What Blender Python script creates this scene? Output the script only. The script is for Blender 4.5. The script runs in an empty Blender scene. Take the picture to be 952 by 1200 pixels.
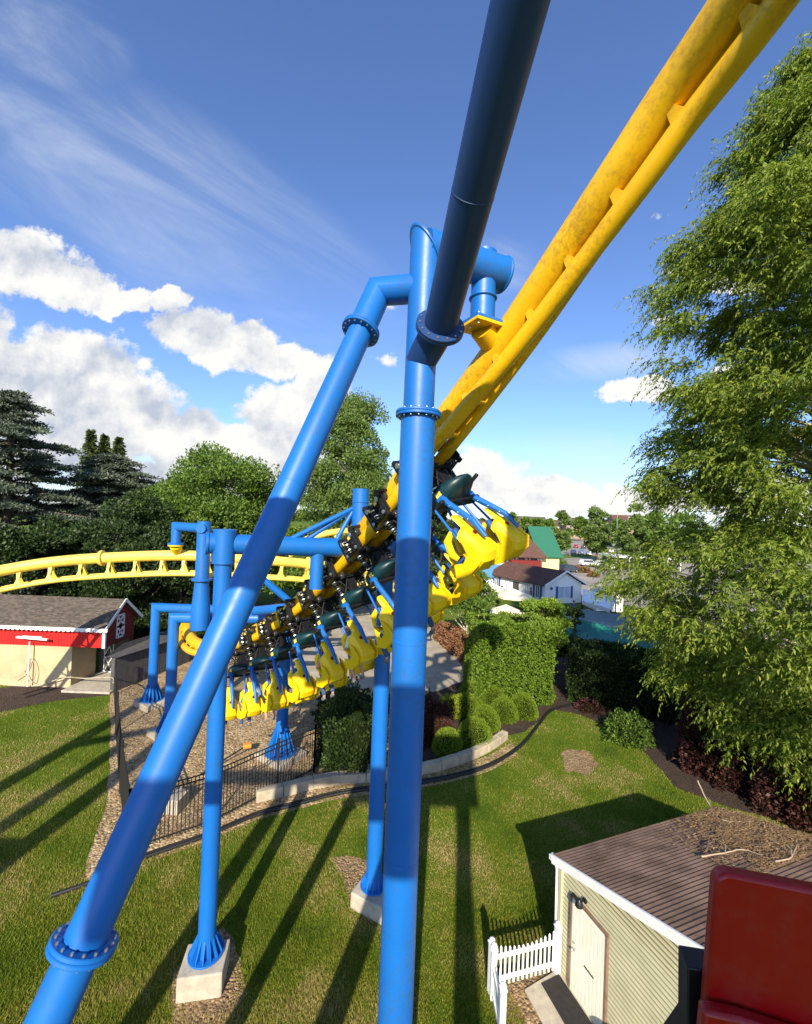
import bpy, bmesh, math, random
import numpy as np
from mathutils import Vector, Matrix, noise as mnoise

random.seed(7)
RNG = np.random.default_rng(11)
SC = bpy.context.scene
COL = SC.collection
PI = math.pi
V = Vector

# ------------------------------------------------------------------ camera
CAM_H = 10.5
FPX, CX, CY = 500.0, 476.0, 600.0
PITCH, ROLL = math.radians(0.7), math.radians(2.2)
F0 = V((0, math.cos(PITCH), math.sin(PITCH)))
R0 = V((1, 0, 0))
U0 = V((0, -math.sin(PITCH), math.cos(PITCH)))
RR = R0 * math.cos(ROLL) + U0 * math.sin(ROLL)
UU = U0 * math.cos(ROLL) - R0 * math.sin(ROLL)
CAMP = V((0, 0, CAM_H))
cam_d = bpy.data.cameras.new('camera')
cam = bpy.data.objects.new('camera', cam_d)
COL.objects.link(cam)
cam.matrix_world = Matrix(((RR.x, UU.x, -F0.x, 0), (RR.y, UU.y, -F0.y, 0), (RR.z, UU.z, -F0.z, CAM_H), (0, 0, 0, 1)))
cam_d.sensor_fit = 'VERTICAL'
cam_d.sensor_height = 24.0
cam_d.lens = FPX / 1200.0 * 24.0
cam_d.clip_start = 0.05
cam_d.clip_end = 8000
SC.camera = cam

# ------------------------------------------------------------------ light
SUN_EL, SUN_AZ = math.radians(29.0), math.radians(5.6)     # shadows run towards +Y, a little to +X
sun_dir = V((math.sin(SUN_AZ) * math.cos(SUN_EL), math.cos(SUN_AZ) * math.cos(SUN_EL), -math.sin(SUN_EL)))
sl = bpy.data.lights.new('sun', 'SUN')
sl.energy = 5.0
sl.angle = math.radians(0.5)
sl.color = (1.0, 0.90, 0.73)
so = bpy.data.objects.new('sun', sl)
COL.objects.link(so)
so.rotation_euler = sun_dir.to_track_quat('-Z', 'Y').to_euler()
so.location = (0, 0, 60)

SC.view_settings.view_transform = 'Standard'
SC.view_settings.look = 'None'
SC.view_settings.gamma = 1.0
SC.view_settings.exposure = 0.7
SC.view_settings.use_curve_mapping = False
SC.cycles.use_denoising = True
SC.cycles.max_bounces = 6
SC.cycles.diffuse_bounces = 3
SC.cycles.glossy_bounces = 3
SC.cycles.transparent_max_bounces = 6
SC.cycles.transmission_bounces = 3
SC.cycles.caustics_reflective = False
SC.cycles.caustics_refractive = False
SC.cycles.sample_clamp_indirect = 6.0

# helper: a photo position and a forward distance -> a place in the world
def ray(px, py):
    return F0 + RR * ((px - CX) / FPX) - UU * ((py - CY) / FPX)
def P(px, py, d):
    r = ray(px, py)
    return CAMP + r * (d / r.y)
def G(px, py, z=0.0):
    r = ray(px, py)
    return CAMP + r * ((z - CAM_H) / r.z)

# ------------------------------------------------------------------ world sky
W = bpy.data.worlds.new('World')
SC.world = W
W.use_nodes = True
wn, wl = W.node_tree.nodes, W.node_tree.links
wn.clear()
def N(t, **kw):
    n = wn.new(t)
    for k, v in kw.items(): setattr(n, k, v)
    return n
def wmath(op, a, b=None, c=None, clamp=False):
    n = wn.new('ShaderNodeMath'); n.operation = op; n.use_clamp = clamp
    for i, x in enumerate((a, b, c)):
        if x is None: continue
        if isinstance(x, (int, float)): n.inputs[i].default_value = x
        else: wl.new(x, n.inputs[i])
    return n.outputs[0]
SKY_TINT = (1.26, 1.46, 1.92, 1)
sky = N('ShaderNodeTexSky', sky_type='NISHITA', sun_disc=False)
sky.sun_elevation = SUN_EL
sky.sun_rotation = PI + SUN_AZ
sky.altitude = 100
sky.air_density = 1.0
sky.dust_density = 0.6
sky.ozone_density = 2.2
geo = N('ShaderNodeTexCoord')
sep = N('ShaderNodeSeparateXYZ')
wl.new(geo.outputs['Generated'], sep.inputs[0])
yy = wmath('MAXIMUM', sep.outputs[1], 0.05)
uu = wmath('DIVIDE', sep.outputs[0], yy)
vv = wmath('DIVIDE', sep.outputs[2], yy)
# wobble the lookups so that the cloud outlines are ragged
comb = N('ShaderNodeCombineXYZ')
wl.new(uu, comb.inputs[0]); wl.new(vv, comb.inputs[1])
def wnoise(scale, detail=8, rough=0.55, off=(0, 0, 0), stretch=(1, 1, 1), rot=0.0, dist=0.0):
    m = N('ShaderNodeMapping')
    pre = N('ShaderNodeMapping'); wl.new(comb.outputs[0], pre.inputs[0]); pre.inputs['Rotation'].default_value = (0, 0, rot)
    wl.new(pre.outputs[0], m.inputs[0])
    m.inputs['Location'].default_value = off
    m.inputs['Scale'].default_value = stretch
    n = N('ShaderNodeTexNoise')
    wl.new(m.outputs[0], n.inputs['Vector'])
    n.inputs['Scale'].default_value = scale
    n.inputs['Detail'].default_value = detail
    n.inputs['Roughness'].default_value = rough
    n.inputs['Distortion'].default_value = dist
    return n.outputs['Fac']
w1 = wmath('MULTIPLY', wmath('SUBTRACT', wnoise(5.0, 6, 0.6), 0.5), 0.20)
w2 = wmath('MULTIPLY', wmath('SUBTRACT', wnoise(5.0, 6, 0.6, (3, 7, 0)), 0.5), 0.14)
us = wmath('ADD', uu, w1)
vs = wmath('ADD', vv, w2)
def blob(px, py, rx, ry, amp=1.0):
    r = ray(px, py); u0, v0 = r.x / r.y, r.z / r.y
    du = wmath('MULTIPLY', wmath('SUBTRACT', us, u0), 500.0 / rx)
    dv = wmath('MULTIPLY', wmath('SUBTRACT', vs, v0), 500.0 / ry)
    d2 = wmath('ADD', wmath('MULTIPLY', du, du), wmath('MULTIPLY', dv, dv))
    return wmath('MAXIMUM', wmath('SUBTRACT', amp, d2), -0.6)
CLOUDS = [
 (30, 315, 75, 44), (85, 332, 70, 34), (135, 350, 42, 20),
 (15, 445, 95, 62), (85, 440, 105, 58), (140, 480, 95, 55), (200, 508, 85, 40), (60, 510, 130, 60),
 (225, 385, 58, 32), (275, 405, 62, 26), (325, 420, 48, 20), (195, 350, 28, 14),
 (330, 480, 62, 40), (375, 455, 40, 40), (290, 520, 70, 30), (345, 545, 90, 34), (230, 560, 120, 28),
 (452, 352, 40, 20, 0.25), (455, 424, 46, 17, 0.25),
 (560, 560, 60, 38), (620, 580, 62, 24), (690, 588, 90, 20), (770, 588, 110, 20), (900, 585, 120, 30),
 (752, 457, 42, 17, 1.1), (762, 250, 26, 14, 0.15), (782, 318, 30, 20, 0.3), (772, 372, 28, 16, 0.25),
 (850, 330, 40, 25), (880, 450, 50, 28), (-90, 420, 120, 90), (-120, 560, 160, 60), (1060, 480, 110, 60)]
acc = None
for c in CLOUDS:
    b = blob(*c)
    acc = b if acc is None else wmath('MAXIMUM', acc, b)
nz = wmath('ADD', wmath('MULTIPLY', wmath('SUBTRACT', wnoise(7.0, 12, 0.66, (1.3, 2.1, 0)), 0.5), 2.3), wmath('MULTIPLY', wmath('SUBTRACT', wnoise(26.0, 8, 0.6, (5.3, 1.1, 0)), 0.5), 0.7))
dens = wmath('ADD', acc, nz)
ramp = N('ShaderNodeMapRange', interpolation_type='SMOOTHSTEP')
wl.new(dens, ramp.inputs[0])
ramp.inputs[1].default_value = -0.02; ramp.inputs[2].default_value = 0.40
# no clouds behind us, where the divided coordinates blow up
front = wmath('GREATER_THAN', sep.outputs[1], 0.06)
cum = wmath('MULTIPLY', ramp.outputs[0], front)
# thin high cirrus running down to the right
ci_n = wnoise(2.4, 9, 0.62, (0.4, 0.2, 0), (0.45, 2.0, 1), 0.52, 0.5)
ci = N('ShaderNodeMapRange', interpolation_type='SMOOTHSTEP')
wl.new(ci_n, ci.inputs[0]); ci.inputs[1].default_value = 0.40; ci.inputs[2].default_value = 0.74
def softblob(px, py, rx, ry, ang):
    r = ray(px, py); u0, v0 = r.x / r.y, r.z / r.y
    a = wmath('SUBTRACT', uu, u0); b = wmath('SUBTRACT', vv, v0)
    ca, sa = math.cos(ang), math.sin(ang)
    du = wmath('MULTIPLY', wmath('ADD', wmath('MULTIPLY', a, ca), wmath('MULTIPLY', b, sa)), 500.0 / rx)
    dv = wmath('MULTIPLY', wmath('SUBTRACT', wmath('MULTIPLY', b, ca), wmath('MULTIPLY', a, sa)), 500.0 / ry)
    d2 = wmath('ADD', wmath('MULTIPLY', du, du), wmath('MULTIPLY', dv, dv))
    return wmath('MAXIMUM', wmath('SUBTRACT', 1.0, d2), 0.0)
cm = wmath('MAXIMUM', softblob(170, 225, 380, 120, -0.50), softblob(60, 60, 110, 80, -0.4))
cm = wmath('MAXIMUM', cm, softblob(700, 425, 110, 26, 0.15))
cm = wmath('MAXIMUM', cm, softblob(590, 310, 60, 40, 0.15))
cm = wmath('MAXIMUM', cm, softblob(640, 540, 190, 40, 0.05))
cirrus = wmath('MULTIPLY', wmath('MULTIPLY', ci.outputs[0], cm), 0.55)
cirrus = wmath('ADD', cirrus, wmath('MULTIPLY', wmath('MULTIPLY', cm, cm), 0.10))
cirrus = wmath('MULTIPLY', cirrus, front)
# brightness inside the cumulus: thick cores lit, bases greyer
b1 = wnoise(7.0, 9, 0.6, (1.3, 2.1, 0))
b2 = wnoise(7.0, 9, 0.6, (1.3, 2.1 + 0.07, 0))
rel = wmath('MULTIPLY', wmath('SUBTRACT', b1, b2), 2.3)
hgt = wmath('MULTIPLY', wmath('SUBTRACT', vv, 0.13), 0.6)
lit = wmath('ADD', wmath('ADD', rel, hgt), wmath('ADD', wmath('MULTIPLY', uu, 0.40), 0.80), clamp=True)
cr = N('ShaderNodeValToRGB')
wl.new(lit, cr.inputs[0])
cr.color_ramp.elements[0].position = 0.22; cr.color_ramp.elements[0].color = (4.5, 5.0, 5.9, 1)
cr.color_ramp.elements[1].position = 0.85; cr.color_ramp.elements[1].color = (8.3, 8.2, 8.0, 1)
tint = N('ShaderNodeMixRGB', blend_type='MULTIPLY'); tint.inputs[0].default_value = 1.0; wl.new(sky.outputs[0], tint.inputs[1]); tint.inputs[2].default_value = SKY_TINT
mx = N('ShaderNodeMixRGB'); wl.new(cirrus, mx.inputs[0]); wl.new(tint.outputs[0], mx.inputs[1]); mx.inputs[2].default_value = (6.4, 7.0, 7.8, 1)
mx2 = N('ShaderNodeMixRGB'); wl.new(cum, mx2.inputs[0]); wl.new(mx.outputs[0], mx2.inputs[1]); wl.new(cr.outputs[0], mx2.inputs[2])
bg = N('ShaderNodeBackground')
wl.new(mx2.outputs[0], bg.inputs[0]); bg.inputs[1].default_value = 0.075
wo = N('ShaderNodeOutputWorld')
wl.new(bg.outputs[0], wo.inputs[0])

# ------------------------------------------------------------------ materials
def newmat(name):
    m = bpy.data.materials.new(name); m.use_nodes = True
    nt = m.node_tree; nt.nodes.clear()
    out = nt.nodes.new('ShaderNodeOutputMaterial')
    b = nt.nodes.new('ShaderNodeBsdfPrincipled')
    nt.links.new(b.outputs[0], out.inputs[0])
    return m, nt, b, out
def nd(nt, t, **kw):
    n = nt.nodes.new(t)
    for k, v in kw.items():
        if k in n.inputs.keys() if not hasattr(n, k) else False: n.inputs[k].default_value = v
        else: setattr(n, k, v)
    return n
def noise_node(nt, scale, detail=5, rough=0.55, coord='Object', stretch=None):
    tc = nt.nodes.new('ShaderNodeTexCoord'); src = tc.outputs[coord]
    if stretch:
        mp = nt.nodes.new('ShaderNodeMapping'); mp.inputs['Scale'].default_value = stretch
        nt.links.new(src, mp.inputs[0]); src = mp.outputs[0]
    n = nt.nodes.new('ShaderNodeTexNoise')
    nt.links.new(src, n.inputs['Vector'])
    n.inputs['Scale'].default_value = scale; n.inputs['Detail'].default_value = detail; n.inputs['Roughness'].default_value = rough
    return n.outputs['Fac']
def ramp_node(nt, fac, stops):
    r = nt.nodes.new('ShaderNodeValToRGB'); e = r.color_ramp.elements
    while len(e) < len(stops): e.new(0.5)
    for i, (p, c) in enumerate(stops):
        e[i].position = p; e[i].color = (c[0], c[1], c[2], 1)
    nt.links.new(fac, r.inputs[0]); return r.outputs[0]
def bump_to(nt, b, h, strength=0.3, dist=0.02):
    bp = nt.nodes.new('ShaderNodeBump'); bp.inputs['Strength'].default_value = strength; bp.inputs['Distance'].default_value = dist
    nt.links.new(h, bp.inputs['Height']); nt.links.new(bp.outputs[0], b.inputs['Normal'])
def simple(name, col, rough=0.5, metal=0.0, var=0.12, vscale=3.0, coat=0.0, bump=0.0, bscale=40.0, spec=0.5, stretch=None):
    m, nt, b, out = newmat(name)
    f = noise_node(nt, vscale, 6, 0.6, stretch=stretch)
    lo = [max(0, c * (1 - var)) for c in col]; hi = [min(1, c * (1 + var)) for c in col]
    nt.links.new(ramp_node(nt, f, [(0.3, lo), (0.7, hi)]), b.inputs['Base Color'])
    b.inputs['Roughness'].default_value = rough; b.inputs['Metallic'].default_value = metal
    b.inputs['Coat Weight'].default_value = coat; b.inputs['Coat Roughness'].default_value = 0.12
    b.inputs['Specular IOR Level'].default_value = spec
    if bump: bump_to(nt, b, noise_node(nt, bscale, 4, 0.6), bump, 0.01)
    return m
def paint(name, col, dirt=(0.10, 0.07, 0.03), amount=0.25, scale=2.0, rough=0.32, streak=(1, 1, 1)):
    """painted steel: slight fade, a few runs of grime and small chips"""
    m, nt, b, out = newmat(name)
    f1 = noise_node(nt, scale, 8, 0.68, stretch=streak)
    f2 = noise_node(nt, scale * 9, 6, 0.7)
    mu = nt.nodes.new('ShaderNodeMath'); mu.operation = 'MULTIPLY'
    nt.links.new(f1, mu.inputs[0]); nt.links.new(f2, mu.inputs[1])
    mr = nt.nodes.new('ShaderNodeMapRange'); nt.links.new(mu.outputs[0], mr.inputs[0])
    mr.inputs[1].default_value = 0.24; mr.inputs[2].default_value = 0.46; mr.inputs[4].default_value = amount
    base = ramp_node(nt, noise_node(nt, 0.9, 4, 0.5), [(0.3, [c * 0.9 for c in col]), (0.7, [min(1, c * 1.08) for c in col])])
    mix = nt.nodes.new('ShaderNodeMixRGB'); nt.links.new(mr.outputs[0], mix.inputs[0]); nt.links.new(base, mix.inputs[1])
    mix.inputs[2].default_value = (*dirt, 1)
    nt.links.new(mix.outputs[0], b.inputs['Base Color'])
    rr = nt.nodes.new('ShaderNodeMapRange'); nt.links.new(f2, rr.inputs[0])
    rr.inputs[3].default_value = rough - 0.06; rr.inputs[4].default_value = rough + 0.16
    nt.links.new(rr.outputs[0], b.inputs['Roughness'])
    bump_to(nt, b, f2, 0.08, 0.01)
    return m
def leafmat(name, cols, trans=0.35, rough=0.55, vary=3.0, wi=0.55, wn_=0.45, bias=0.0):
    m, nt, b, out = newmat(name)
    g = nt.nodes.new('ShaderNodeNewGeometry')
    f = noise_node(nt, vary, 3, 0.5)
    mixf = nt.nodes.new('ShaderNodeMath'); mixf.operation = 'MULTIPLY_ADD'
    nt.links.new(g.outputs['Random Per Island'], mixf.inputs[0]); mixf.inputs[1].default_value = wi
    ad = nt.nodes.new('ShaderNodeMath'); ad.operation = 'MULTIPLY'; nt.links.new(f, ad.inputs[0]); ad.inputs[1].default_value = wn_
    ab = nt.nodes.new('ShaderNodeMath'); ab.operation = 'ADD'; nt.links.new(ad.outputs[0], ab.inputs[0]); ab.inputs[1].default_value = bias
    nt.links.new(ab.outputs[0], mixf.inputs[2])
    c = ramp_node(nt, mixf.outputs[0], [(0.15 + 0.65 * i / max(1, len(cols) - 1), cc) for i, cc in enumerate(cols)])
    nt.links.new(c, b.inputs['Base Color'])
    b.inputs['Roughness'].default_value = rough
    b.inputs['Specular IOR Level'].default_value = 0.35
    tr = nt.nodes.new('ShaderNodeBsdfTranslucent')
    tc = nt.nodes.new('ShaderNodeMixRGB'); tc.blend_type = 'MULTIPLY'; tc.inputs[0].default_value = 1
    nt.links.new(c, tc.inputs[1]); tc.inputs[2].default_value = (1.25, 1.3, 0.55, 1)
    nt.links.new(tc.outputs[0], tr.inputs[0])
    ms = nt.nodes.new('ShaderNodeMixShader'); ms.inputs[0].default_value = trans
    nt.links.new(b.outputs[0], ms.inputs[1]); nt.links.new(tr.outputs[0], ms.inputs[2])
    nt.links.new(ms.outputs[0], out.inputs[0])
    return m

M = {}
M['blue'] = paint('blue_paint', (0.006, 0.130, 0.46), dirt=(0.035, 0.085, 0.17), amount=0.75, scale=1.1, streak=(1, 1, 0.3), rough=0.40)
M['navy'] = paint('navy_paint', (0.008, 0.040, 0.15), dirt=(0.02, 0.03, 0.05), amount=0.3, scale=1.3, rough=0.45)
M['yellow'] = paint('yellow_paint', (0.84, 0.47, 0.004), dirt=(0.20, 0.10, 0.015), amount=0.8, scale=1.4, rough=0.4, streak=(0.5, 0.5, 0.5))
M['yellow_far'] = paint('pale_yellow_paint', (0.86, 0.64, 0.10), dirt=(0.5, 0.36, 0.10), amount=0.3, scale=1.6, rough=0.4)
M['seat'] = paint('seat_plastic', (0.92, 0.60, 0.004), dirt=(0.35, 0.2, 0.02), amount=0.2, scale=3, rough=0.4)
M['teal'] = simple('dark_teal_plastic', (0.003, 0.026, 0.034), 0.42, var=0.2)
M['black'] = simple('black_metal', (0.014, 0.014, 0.017), 0.45, 0.3, var=0.3)
M['rubber'] = simple('black_rubber', (0.02, 0.02, 0.02), 0.8)
M['steel'] = simple('bare_steel', (0.55, 0.54, 0.5), 0.32, 0.9, var=0.15)
M['padding'] = simple('blue_padding', (0.02, 0.08, 0.28), 0.6, var=0.2)
M['concrete'] = simple('concrete', (0.42, 0.37, 0.29), 0.9, var=0.22, vscale=4, bump=0.5, bscale=25, spec=0.2)
M['white'] = simple('white_paint', (0.82, 0.82, 0.80), 0.5, var=0.05, vscale=6)
M['red'] = paint('red_paint', (0.33, 0.002, 0.003), dirt=(0.22, 0.06, 0.04), amount=0.45, scale=2.2, rough=0.30, streak=(1, 1, 2.5))

# ------------------------------------------------------------------ mesh builder
class MB:
    def __init__(s):
        s.v, s.f, s.mi, s.mats = [], [], [], []
        s.cur = 0
    def use(s, m):
        if isinstance(m, str): m = M[m]
        if m not in s.mats: s.mats.append(m)
        s.cur = s.mats.index(m); return s
    def add(s, vs, fs):
        b = len(s.v)
        s.v.extend([tuple(x) for x in vs])
        s.f.extend([tuple(b + i for i in f) for f in fs])
        s.mi.extend([s.cur] * len(fs))
        return s
    def box(s, c, size, rot=None):
        hx, hy, hz = size[0] / 2, size[1] / 2, size[2] / 2
        pts = [V((x, y, z)) for x in (-hx, hx) for y in (-hy, hy) for z in (-hz, hz)]
        if rot is not None: pts = [rot @ p for p in pts]
        c = V(c)
        s.add([p + c for p in pts], [(0, 1, 3, 2), (4, 6, 7, 5), (0, 4, 5, 1), (2, 3, 7, 6), (0, 2, 6, 4), (1, 5, 7, 3)])
        return s
    def quadbox(s, lo, hi):
        return s.box([(a + b) / 2 for a, b in zip(lo, hi)], [abs(b - a) for a, b in zip(lo, hi)])
    def beam(s, a, b, w, h, up=V((0, 0, 1))):
        a, b = V(a), V(b); d = (b - a); L = d.length
        if L < 1e-6: return s
        d.normalize()
        x = d.cross(up)
        if x.length < 1e-4: x = d.cross(V((1, 0, 0)))
        x.normalize(); z = x.cross(d)
        R = Matrix((x, d, z)).transposed()
        return s.box((a + b) / 2, (w, L, h), R)
    def tube(s, pts, r, seg=24, caps=True, radii=None):
        pts = [V(p) for p in pts]; n = len(pts)
        rad = radii or [r] * n
        d0 = (pts[1] - pts[0]).normalized()
        x = d0.cross(V((0, 0, 1)))
        if x.length < 1e-3: x = d0.cross(V((0, 1, 0)))
        x.normalize(); y = d0.cross(x).normalized()
        rings, prev = [], d0
        for i, p in enumerate(pts):
            din = (p - pts[i - 1]).normalized() if i else d0
            dout = (pts[i + 1] - p).normalized() if i < n - 1 else din
            if i:
                q = prev.rotation_difference(din); x = q @ x; y = q @ y; prev = din
            nrm = (din + dout)
            nrm = nrm.normalized() if nrm.length > 1e-6 else din
            ring = []
            for k in range(seg):
                a = 2 * PI * k / seg
                o = (x * math.cos(a) + y * math.sin(a)) * rad[i]
                t = -o.dot(nrm) / max(0.2, din.dot(nrm))
                ring.append(p + o + din * t)
            rings.append(ring)
            if i < n - 1:
                q = din.rotation_difference(dout); x = q @ x; y = q @ y; prev = dout
        vs = [v for r_ in rings for v in r_]
        fs = []
        for i in range(n - 1):
            for k in range(seg):
                a, b = i * seg + k, i * seg + (k + 1) % seg
                fs.append((a, b, b + seg, a + seg))
        if caps:
            fs.append(tuple(range(seg - 1, -1, -1))); fs.append(tuple((n - 1) * seg + k for k in range(seg)))
        return s.add(vs, fs)
    def lathe(s, c, axis, prof, seg=28):
        """prof: (radius, distance along the axis)"""
        c, d = V(c), V(axis).normalized()
        x = d.cross(V((0, 0, 1)))
        if x.length < 1e-3: x = d.cross(V((0, 1, 0)))
        x.normalize(); y = d.cross(x)
        vs, fs = [], []
        for r, t in prof:
            for k in range(seg):
                a = 2 * PI * k / seg
                vs.append(c + d * t + (x * math.cos(a) + y * math.sin(a)) * r)
        for i in range(len(prof) - 1):
            for k in range(seg):
                a, b = i * seg + k, i * seg + (k + 1) % seg
                fs.append((a, b, b + seg, a + seg))
        fs.append(tuple(range(seg - 1, -1, -1))); fs.append(tuple((len(prof) - 1) * seg + k for k in range(seg)))
        return s.add(vs, fs)
    def disc(s, c, axis, r, t, seg=28, bev=0.0):
        b = bev or t * 0.12
        return s.lathe(c, axis, [(r - b, -t / 2), (r, -t / 2 + b), (r, t / 2 - b), (r - b, t / 2)], seg)
    def prism(s, poly, z0, z1):
        n = len(poly)
        vs = [(p[0], p[1], z0) for p in poly] + [(p[0], p[1], z1) for p in poly]
        fs = [tuple(range(n - 1, -1, -1)), tuple(range(n, 2 * n))] + [(i, (i + 1) % n, n + (i + 1) % n, n + i) for i in range(n)]
        return s.add(vs, fs)
    def ball(s, c, r, seg=10, sx=1, sy=1, sz=1):
        prof = []
        vs, fs = [], []
        c = V(c); k = seg // 2
        for i in range(1, k):
            a = PI * i / k
            for j in range(seg):
                b = 2 * PI * j / seg
                vs.append(c + V((math.sin(a) * math.cos(b) * r * sx, math.sin(a) * math.sin(b) * r * sy, math.cos(a) * r * sz)))
        top = len(vs); vs.append(c + V((0, 0, r * sz))); vs.append(c - V((0, 0, r * sz)))
        for i in range(k - 2):
            for j in range(seg):
                a, b = i * seg + j, i * seg + (j + 1) % seg
                fs.append((a, a + seg, b + seg, b))
        for j in range(seg):
            fs.append((top, j, (j + 1) % seg)); fs.append((top + 1, (k - 2) * seg + (j + 1) % seg, (k - 2) * seg + j))
        return s.add(vs, fs)
    def build(s, name, mat=None, parent=None, smooth=35, bevel=0.0):
        me = bpy.data.meshes.new(name)
        me.from_pydata(s.v, [], s.f)
        mats = s.mats if s.mats else [mat]
        for m in mats: me.materials.append(M[m] if isinstance(m, str) else m)
        if s.mats: me.polygons.foreach_set('material_index', s.mi)
        bm = bmesh.new(); bm.from_mesh(me); bmesh.ops.recalc_face_normals(bm, faces=bm.faces); bm.to_mesh(me); bm.free()
        if smooth:
            me.polygons.foreach_set('use_smooth', [True] * len(me.polygons))
            me.set_sharp_from_angle(angle=math.radians(smooth))
        o = bpy.data.objects.new(name, me); COL.objects.link(o)
        if parent is not None:
            o.parent = parent
            o.matrix_parent_inverse = Matrix.Translation(-parent.location) if getattr(parent, 'type', '') == 'EMPTY' and not parent.get('_local') else Matrix.Identity(4)
        if bevel:
            md = o.modifiers.new('bevel', 'BEVEL'); md.width = bevel; md.segments = 2; md.limit_method = 'ANGLE'
        return o
def thing(name, label, cat, loc=(0, 0, 0), group=None, local=False):
    """an Empty at the base; meshes parented to it with build() are given in world coordinates unless local"""
    o = bpy.data.objects.new(name, None); COL.objects.link(o)
    o.location = loc; o.empty_display_size = 0.3
    o['label'] = label; o['category'] = cat
    if group: o['group'] = group
    if local: o['_local'] = 1
    return o
def tag(o, label, cat, group=None, kind=None):
    o['label'] = label; o['category'] = cat
    if group: o['group'] = group
    if kind: o['kind'] = kind
    return o
def struct(o):
    o['kind'] = 'structure'; return o
def stuff(o, label=None):
    o['kind'] = 'stuff'
    if label: o['label'] = label
    return o
def copy_tree(o, parent=None):
    c = o.copy(); COL.objects.link(c)
    if parent is not None: c.parent = parent
    for ch in [x for x in o.children]: copy_tree(ch, c)
    return c
def sheet(name, poly, z, mat, wob=0.0, step=0.5):
    """a flat ground sheet with a slightly uneven outline"""
    pts = []
    n = len(poly)
    for i in range(n):
        a, b = V((poly[i][0], poly[i][1], 0)), V((poly[(i + 1) % n][0], poly[(i + 1) % n][1], 0))
        L = (b - a).length; k = max(1, min(60, int(L / step)))
        for j in range(k):
            p = a.lerp(b, j / k)
            if wob:
                p = p + V((mnoise.noise(p * 0.9), mnoise.noise(p * 0.9 + V((9, 5, 2))), 0)) * wob + V((mnoise.noise(p * 4), mnoise.noise(p * 4 + V((9, 5, 2))), 0)) * wob * 0.35
            pts.append((p.x, p.y))
    from mathutils.geometry import tessellate_polygon
    me = bpy.data.meshes.new(name)
    tris = tessellate_polygon([[V((x, y, 0)) for x, y in pts]])
    fs = []
    for a, b, c in tris:
        A_, B_, C_ = pts[a], pts[b], pts[c]
        cr_ = (B_[0] - A_[0]) * (C_[1] - A_[1]) - (B_[1] - A_[1]) * (C_[0] - A_[0])
        if abs(cr_) > 1e-9: fs.append((a, b, c) if cr_ > 0 else (a, c, b))
    me.from_pydata([(x, y, z) for x, y in pts], [], fs)
    me.materials.append(M[mat] if isinstance(mat, str) else mat)
    o = bpy.data.objects.new(name, me); COL.objects.link(o)
    return struct(o), pts
def smooth_line(pts, k=8):
    pts = [V(p) for p in pts]; out = []
    for i in range(len(pts) - 1):
        p0 = pts[max(0, i - 1)]; p1 = pts[i]; p2 = pts[i + 1]; p3 = pts[min(len(pts) - 1, i + 2)]
        for j in range(k):
            t = j / k
            out.append(0.5 * ((2 * p1) + (p2 - p0) * t + (2 * p0 - 5 * p1 + 4 * p2 - p3) * t * t + (-p0 + 3 * p1 - 3 * p2 + p3) * t ** 3))
    out.append(pts[-1]); return out
# ------------------------------------------------------------------ ground
def lawn_mat():
    m, nt, b, out = newmat('lawn_grass')
    f1 = noise_node(nt, 0.42, 7, 0.68)
    f2 = noise_node(nt, 9.0, 8, 0.75)
    f3 = noise_node(nt, 60.0, 4, 0.7)
    c1 = ramp_node(nt, f1, [(0.33, (0.075, 0.135, 0.010)), (0.52, (0.11, 0.175, 0.014)), (0.62, (0.17, 0.185, 0.030)), (0.72, (0.30, 0.235, 0.085))])
    c2 = ramp_node(nt, f2, [(0.30, (0.45, 0.55, 0.45)), (0.55, (1, 1, 1)), (0.78, (1.55, 1.35, 1.2))])
    mu = nt.nodes.new('ShaderNodeMixRGB'); mu.blend_type = 'MULTIPLY'; mu.inputs[0].default_value = 0.85
    nt.links.new(c1, mu.inputs[1]); nt.links.new(c2, mu.inputs[2])
    nt.links.new(mu.outputs[0], b.inputs['Base Color']); b.inputs['Roughness'].default_value = 0.95
    b.inputs['Specular IOR Level'].default_value = 0.1
    bump_to(nt, b, f3, 0.9, 0.04)
    return m
M['lawn'] = lawn_mat()
def gravel_mat(name, cols, scale=22.0, bump=0.8):
    m, nt, b, out = newmat(name)
    tc = nt.nodes.new('ShaderNodeTexCoord')
    vo = nt.nodes.new('ShaderNodeTexVoronoi'); vo.inputs['Scale'].default_value = scale
    nt.links.new(tc.outputs['Object'], vo.inputs['Vector'])
    sp = nt.nodes.new('ShaderNodeSeparateColor'); nt.links.new(vo.outputs['Color'], sp.inputs[0])
    c = ramp_node(nt, sp.outputs[0], [(0.05 + 0.9 * i / (len(cols) - 1), x) for i, x in enumerate(cols)])
    f = noise_node(nt, 1.2, 6, 0.65)
    c2 = ramp_node(nt, f, [(0.3, (0.62, 0.58, 0.52)), (0.7, (1.15, 1.12, 1.08))])
    mu = nt.nodes.new('ShaderNodeMixRGB'); mu.blend_type = 'MULTIPLY'; mu.inputs[0].default_value = 1
    nt.links.new(c, mu.inputs[1]); nt.links.new(c2, mu.inputs[2])
    nt.links.new(mu.outputs[0], b.inputs['Base Color']); b.inputs['Roughness'].default_value = 0.95
    inv = nt.nodes.new('ShaderNodeMath'); inv.operation = 'SUBTRACT'; inv.inputs[0].default_value = 1.0
    nt.links.new(vo.outputs['Distance'], inv.inputs[1])
    bump_to(nt, b, inv.outputs[0], bump, 0.05)
    return m
M['gravel'] = gravel_mat('gravel', [(0.17, 0.11, 0.055), (0.38, 0.26, 0.13), (0.50, 0.37, 0.20), (0.27, 0.19, 0.10), (0.60, 0.48, 0.30)], 13)
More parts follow.
